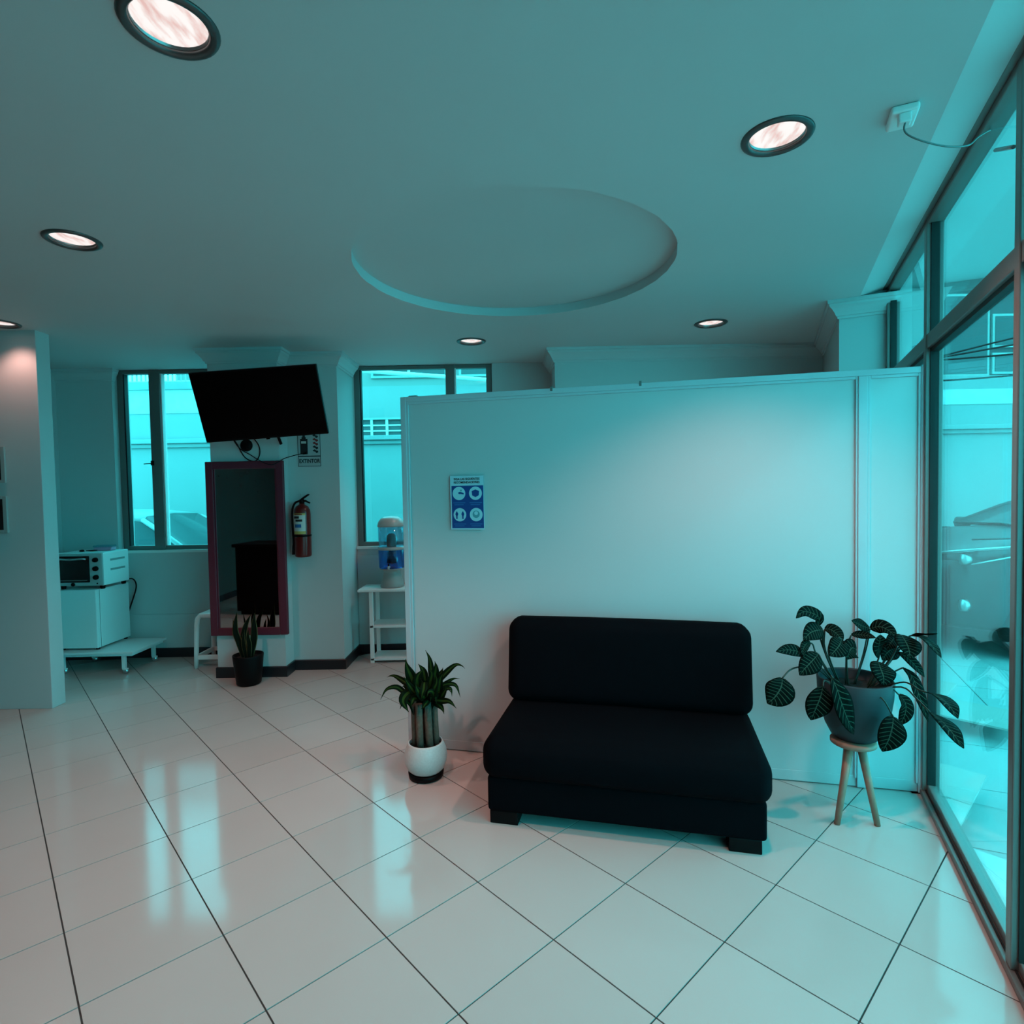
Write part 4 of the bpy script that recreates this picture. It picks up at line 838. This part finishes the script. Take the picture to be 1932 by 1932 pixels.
# grille above the cornice behind the right window
gg = empty('wall_grille', (-1.9, YW, 2.38)); tag(gg, 'white barred grille above the cornice seen through the right back window', 'grille')
MB().box(-0.75, 0.95, -0.03, -0.002, 0.0, 0.26).build('painted_shade_backing', 'farwall2', gg)  # dark panel: shade of the recessed openings put in as colour
MB().box(-0.8, 1.0, -0.07, -0.03, 0.26, 0.29).build('top_rail', 'greyfilter', gg)
for k in range(8): MB().box(-0.72+k*0.235, -0.685+k*0.235, -0.06, -0.03, 0.0, 0.26).build('bar', 'white', gg)
for k in range(2): MB().box(-0.75, 0.95, -0.045, -0.03, 0.08+k*0.085, 0.10+k*0.085).build('cross_bar', 'white', gg)
# pipe
pp = MB().tube([(-2.6, YW-0.05, 3.42), (-0.9, YW-0.05, 3.27), (0.2, YW-0.05, 3.17)], 0.03, 8).build('roof_pipe', 'white'); tag(pp, 'white pipe sloping above the courtyard wall behind the right window', 'pipe')

def building(name, loc, w, d, h, material, wins, label, rails=False):
    b = empty(name, loc); tag(b, label, 'building')
    MB().box(-w/2, w/2, 0, d, 0, h).build('walls', material, b)
    MB().box(-w/2-0.2, w/2+0.2, -0.25, d, h, h+0.25).build('roof_edge', material, b)
    for (x0, x1, z0, z1) in wins:
        f = MB().box(x0-0.06, x1+0.06, -0.06, 0.0, z0-0.06, z1+0.06).build('window', 'greyfilter', b)
        MB().box(x0, x1, -0.075, -0.055, z0, z1).build('pane', 'darkglass', f)
        k = max(1, int((x1-x0)/0.8))
        for i in range(1, k): MB().box(x0+(x1-x0)*i/k-0.03, x0+(x1-x0)*i/k+0.03, -0.09, -0.05, z0, z1).build('glazing_bar', 'white', f)
        if rails:
            for zz in (0.3, 0.65): MB().box(x0-0.05, x1+0.05, -0.14, -0.10, z0+(z1-z0)*zz, z0+(z1-z0)*zz+0.05).build('window_rail', 'white', f)
    return b
building('apartment_building', (-1.5, 14.0, gz), 13.0, 5.0, 5.3, 'farwall', [(-1.75, -0.05, 4.42, 5.05), (0.35, 2.6, 4.42, 5.05), (-5.6, -3.4, 4.42, 5.05)], 'pale house with railed windows behind the right back window', True)
building('office_building', (13.2, 14.5, gz), 7.0, 5.0, 6.5, 'farwall2', [(-2.6, -1.4, 4.3, 6.2), (-1.2, 0.2, 5.0, 5.7), (-1.2, 0.2, 4.35, 4.75), (0.6, 2.8, 4.4, 5.8)], 'grey building with dark windows seen through the shop glazing')
building('stucco_house', (7.6, 15.5, gz), 3.0, 5.0, 5.9, 'farwall', [(-1.0, 0.2, 4.6, 5.4)], 'pale house beyond the courtyard wall left of the grey building')
for k, (z0, z1, y) in enumerate(((3.22, 3.62, 8.7), (3.32, 3.42, 8.5), (3.10, 3.75, 8.8), (3.05, 3.12, 8.6))):
    c = MB().tube(smooth_path([(4.8, y, z0), (6.2, y, (z0+z1)/2-0.07), (8.0, y, z1), (9.6, y, z1+0.15)], 5), 0.014, 6).build('overhead_cable', 'black')
    tag(c, ['steepest black overhead cable outside the shop glazing', 'nearly level overhead cable outside the shop glazing, second from the top', 'overhead cable outside the shop glazing reaching highest at its far end', 'lowest overhead cable outside the shop glazing, just above the wall'][k], 'cable', 'overhead cables')
# canopy over the shop front
cn = empty('shop_canopy', (0, 0, 0)); tag(cn, 'flat pale canopy outside above the shop glazing', 'canopy')
def gp(s, off): p = G0-GD*s-GN*off; return (p.x, p.y)
MB().prism([gp(-1.15, 0.16), gp(-1.15, 0.95), gp(S_END+0.3, 0.95), gp(S_END+0.3, 0.16)], 3.05, 3.06).build('sheet', 'canopy', cn)
MB().prism([gp(-1.22, 0.16), gp(-1.22, 1.0), gp(-1.15, 1.0), gp(-1.15, 0.16)], 2.99, 3.18).build('fascia', 'outwall', cn)
MB().prism([gp(-1.22, 0.95), gp(-1.22, 1.0), gp(S_END+0.3, 1.0), gp(S_END+0.3, 0.95)], 2.99, 3.18).build('fascia', 'outwall', cn)

# ---- cars
def car(name, loc, rz, paint, label, L=3.9, W=1.66, H=1.44, hood=0.88, belt=0.93):
    c = empty(name, loc, rz); tag(c, label, 'car')
    hw = W/2; nose = L/2
    st = [(-nose, .30, .78, .78), (-nose+.12, .24, belt-.04, .92), (-nose+.7, .20, belt, 1.0), (-.3, .20, belt, 1.0), (.45, .20, belt-.01, 1.0), (nose-1.05, .20, hood+.06, 1.0), (nose-.55, .20, hood-.02, .98), (nose-.2, .22, hood-.12, .92), (nose-.04, .26, hood-.26, .80), (nose, .32, hood-.36, .72)]
    vs = []; fs = []; prof = lambda zb, zt, k: [(-.0*hw, zb), (.82*hw*k, zb), (.97*hw*k, zb+.10), (hw*k, zb+.28*(zt-zb)+.05), (.985*hw*k, zt-.14), (.94*hw*k, zt-.05), (.80*hw*k, zt), (0, zt+.035)]
    for x, zb, zt, k in st:
        p = prof(zb, zt, k); ring = [(x, y, z) for y, z in p]+[(x, -y, z) for y, z in p[-2:0:-1]]; vs += ring
    n = len(vs)//len(st)
    for i in range(len(st)-1):
        for j in range(n): q = (j+1) % n; fs.append((i*n+j, i*n+q, (i+1)*n+q, (i+1)*n+j))
    fs += [tuple(range(n)), tuple((len(st)-1)*n+j for j in range(n))]
    mb = MB(); mb.add(vs, fs, True); body = mb.build('body', paint, c)
    md = body.modifiers.new('sub', 'SUBSURF'); md.levels = 2; md.render_levels = 2
    # glasshouse
    gs = [(-nose+.22, belt-.02, belt-.01), (-nose+.55, belt-.02, H-.12), (-nose+.95, belt-.02, H-.01), (-.15, belt-.02, H), (.25, belt-.02, H-.05), (nose-1.02, hood+.04, hood+.06)]
    vs = []; fs = []
    for x, zb, zt in gs:
        k = (zt-zb)/(H-belt); wt = .93-.22*max(0, k)
        ring = [(x, .93*hw, zb), (x, (wt+.03)*hw, zt-.06*max(.05, k)), (x, (wt-.08)*hw, zt), (x, 0, zt+.02), (x, -(wt-.08)*hw, zt), (x, -(wt+.03)*hw, zt-.06*max(.05, k)), (x, -.93*hw, zb)]; vs += ring
    for i in range(len(gs)-1):
        for j in range(6): fs.append((i*7+j, i*7+j+1, (i+1)*7+j+1, (i+1)*7+j))
    mb = MB(); mb.add(vs, fs, True); mb.build('windows', 'carglass', c, fix=True)
    rf = MB(); rv = []
    for x, zb, zt in gs[1:5]:
        wt = (.93-.22*(zt-zb)/(H-belt)); rv += [(x, (wt+.032)*hw, zt-.052), (x, (wt-.08)*hw, zt+.008), (x, 0, zt+.028), (x, -(wt-.08)*hw, zt+.008), (x, -(wt+.032)*hw, zt-.052)]
    rf.add(rv, [(i*5+j, i*5+j+1, (i+1)*5+j+1, (i+1)*5+j) for i in range(3) for j in range(4)], True); ro_ = rf.build('roof', paint, c); so_ = ro_.modifiers.new('t', 'SOLIDIFY'); so_.thickness = 0.02
    for sd in (-1, 1):
        MB().tube([(.25, sd*.735*hw, H-.085), ((.25+nose-1.0)/2, sd*.85*hw, (H+hood)/2-.005), (nose-1.0, sd*.935*hw, hood+.04)], 0.028, 8).build('pillar', paint, c)
        MB().tube([(-.25, sd*.74*hw, H-.06), (-.30, sd*.94*hw, belt-.02)], 0.035, 8).build('pillar', paint, c)
        hl = MB(); hx = nose-.10
        hl.add([(hx+.02, sd*.45*hw, hood-.30), (hx-.10, sd*.80*hw, hood-.24), (hx-.42, sd*.975*hw, hood-.15), (hx-.40, sd*.97*hw, hood-.08), (hx-.10, sd*.86*hw, hood-.12), (hx-.01, sd*.50*hw, hood-.18)], [(0, 1, 4, 5), (1, 2, 3, 4)], True)
        h_ = hl.build('headlight', 'lampglass', c); sd_ = h_.modifiers.new('t', 'SOLIDIFY'); sd_.thickness = 0.06; sd_.offset = 0
        MB().tube([(hx+.03, sd*.47*hw, hood-.17), (hx-.07, sd*.89*hw, hood-.105), (hx-.40, sd*1.0*hw, hood-.065)], 0.010, 6).build('chrome_strip', 'steel', h_)
        MB().tube([(hx+.03, sd*.47*hw, hood-.315), (hx-.08, sd*.84*hw, hood-.255), (hx-.40, sd*1.005*hw, hood-.155)], 0.008, 6).build('chrome_strip', 'steel', h_)
        MB().tube([(hx-.10, sd*.97*hw, hood-.0), (hx-.45, sd*1.0*hw, hood+.01), (hx-1.2, sd*1.0*hw, hood-.02)], 0.008, 6).build('bonnet_line', paint, c)
        MB().lathe([(.0, -.03), (.05, -.03), (.05, .03), (.0, .04)], 16, mtx=Matrix.Translation((hx-.10, sd*.87*hw, hood-.19)) @ Matrix.Rotation(R(90), 4, 'Y')).build('lamp_bowl', 'steel', h_)
        MB().lathe([(.0, -.02), (.055, -.02), (.055, .02), (.0, .03)], 16, mtx=Matrix.Translation((nose-.16, sd*.93*hw, .50)) @ Matrix.Rotation(R(90), 4, 'Y')).build('fog_lamp', 'steel', c)
        mi = shifted(rounded_box(.10, .20, .13, .04), nose-1.15, sd*(hw+.06), belt+.0).build('wing_mirror', paint, c)
        for wx in (-nose+.75, nose-.80):
            wh = MB().lathe([(.0, -.10), (.26, -.10), (.305, -.08), (.315, 0), (.305, .08), (.26, .10), (.0, .10)], 28, mtx=Matrix.Translation((wx, sd*(hw-.10), .315)) @ Matrix.Rotation(R(90), 4, 'X')).build('wheel', 'tyre', c)
            MB().lathe([(.0, -.012), (.19, -.012), (.20, .012), (.0, .02)], 20, mtx=Matrix.Translation((wx, sd*(hw+.0), .315)) @ Matrix.Rotation(R(90), 4, 'X')).build('hub', 'steel', wh)
    MB().box(nose-.03, nose+.012, -.40*hw, .40*hw, hood-.36, hood-.27).build('grille', 'black', c, bevel=0.01)
    MB().box(nose-.06, nose+.006, -.62*hw, .62*hw, .30, .36).build('air_intake', 'black', c, bevel=0.01)
    MB().box(nose-.0, nose+.016, -.24, .24, .44, .53).build('number_plate', 'paper', c)
    MB().tube([(nose-1.0, -.90*hw, hood+.055), (nose-.97, 0, hood+.085), (nose-1.0, .90*hw, hood+.055)], 0.011, 8).build('wiper_cowl', 'black', c)
    return c
car('white_car', (-4.42, 7.15, gz), 0.0, 'carwhite', 'white car parked outside the left back window')
car('dark_car', (6.11, 5.75, gz), R(172), 'cardark', 'dark grey car parked outside the shop glazing', L=4.2, W=1.76, H=1.58, hood=1.10, belt=1.08)
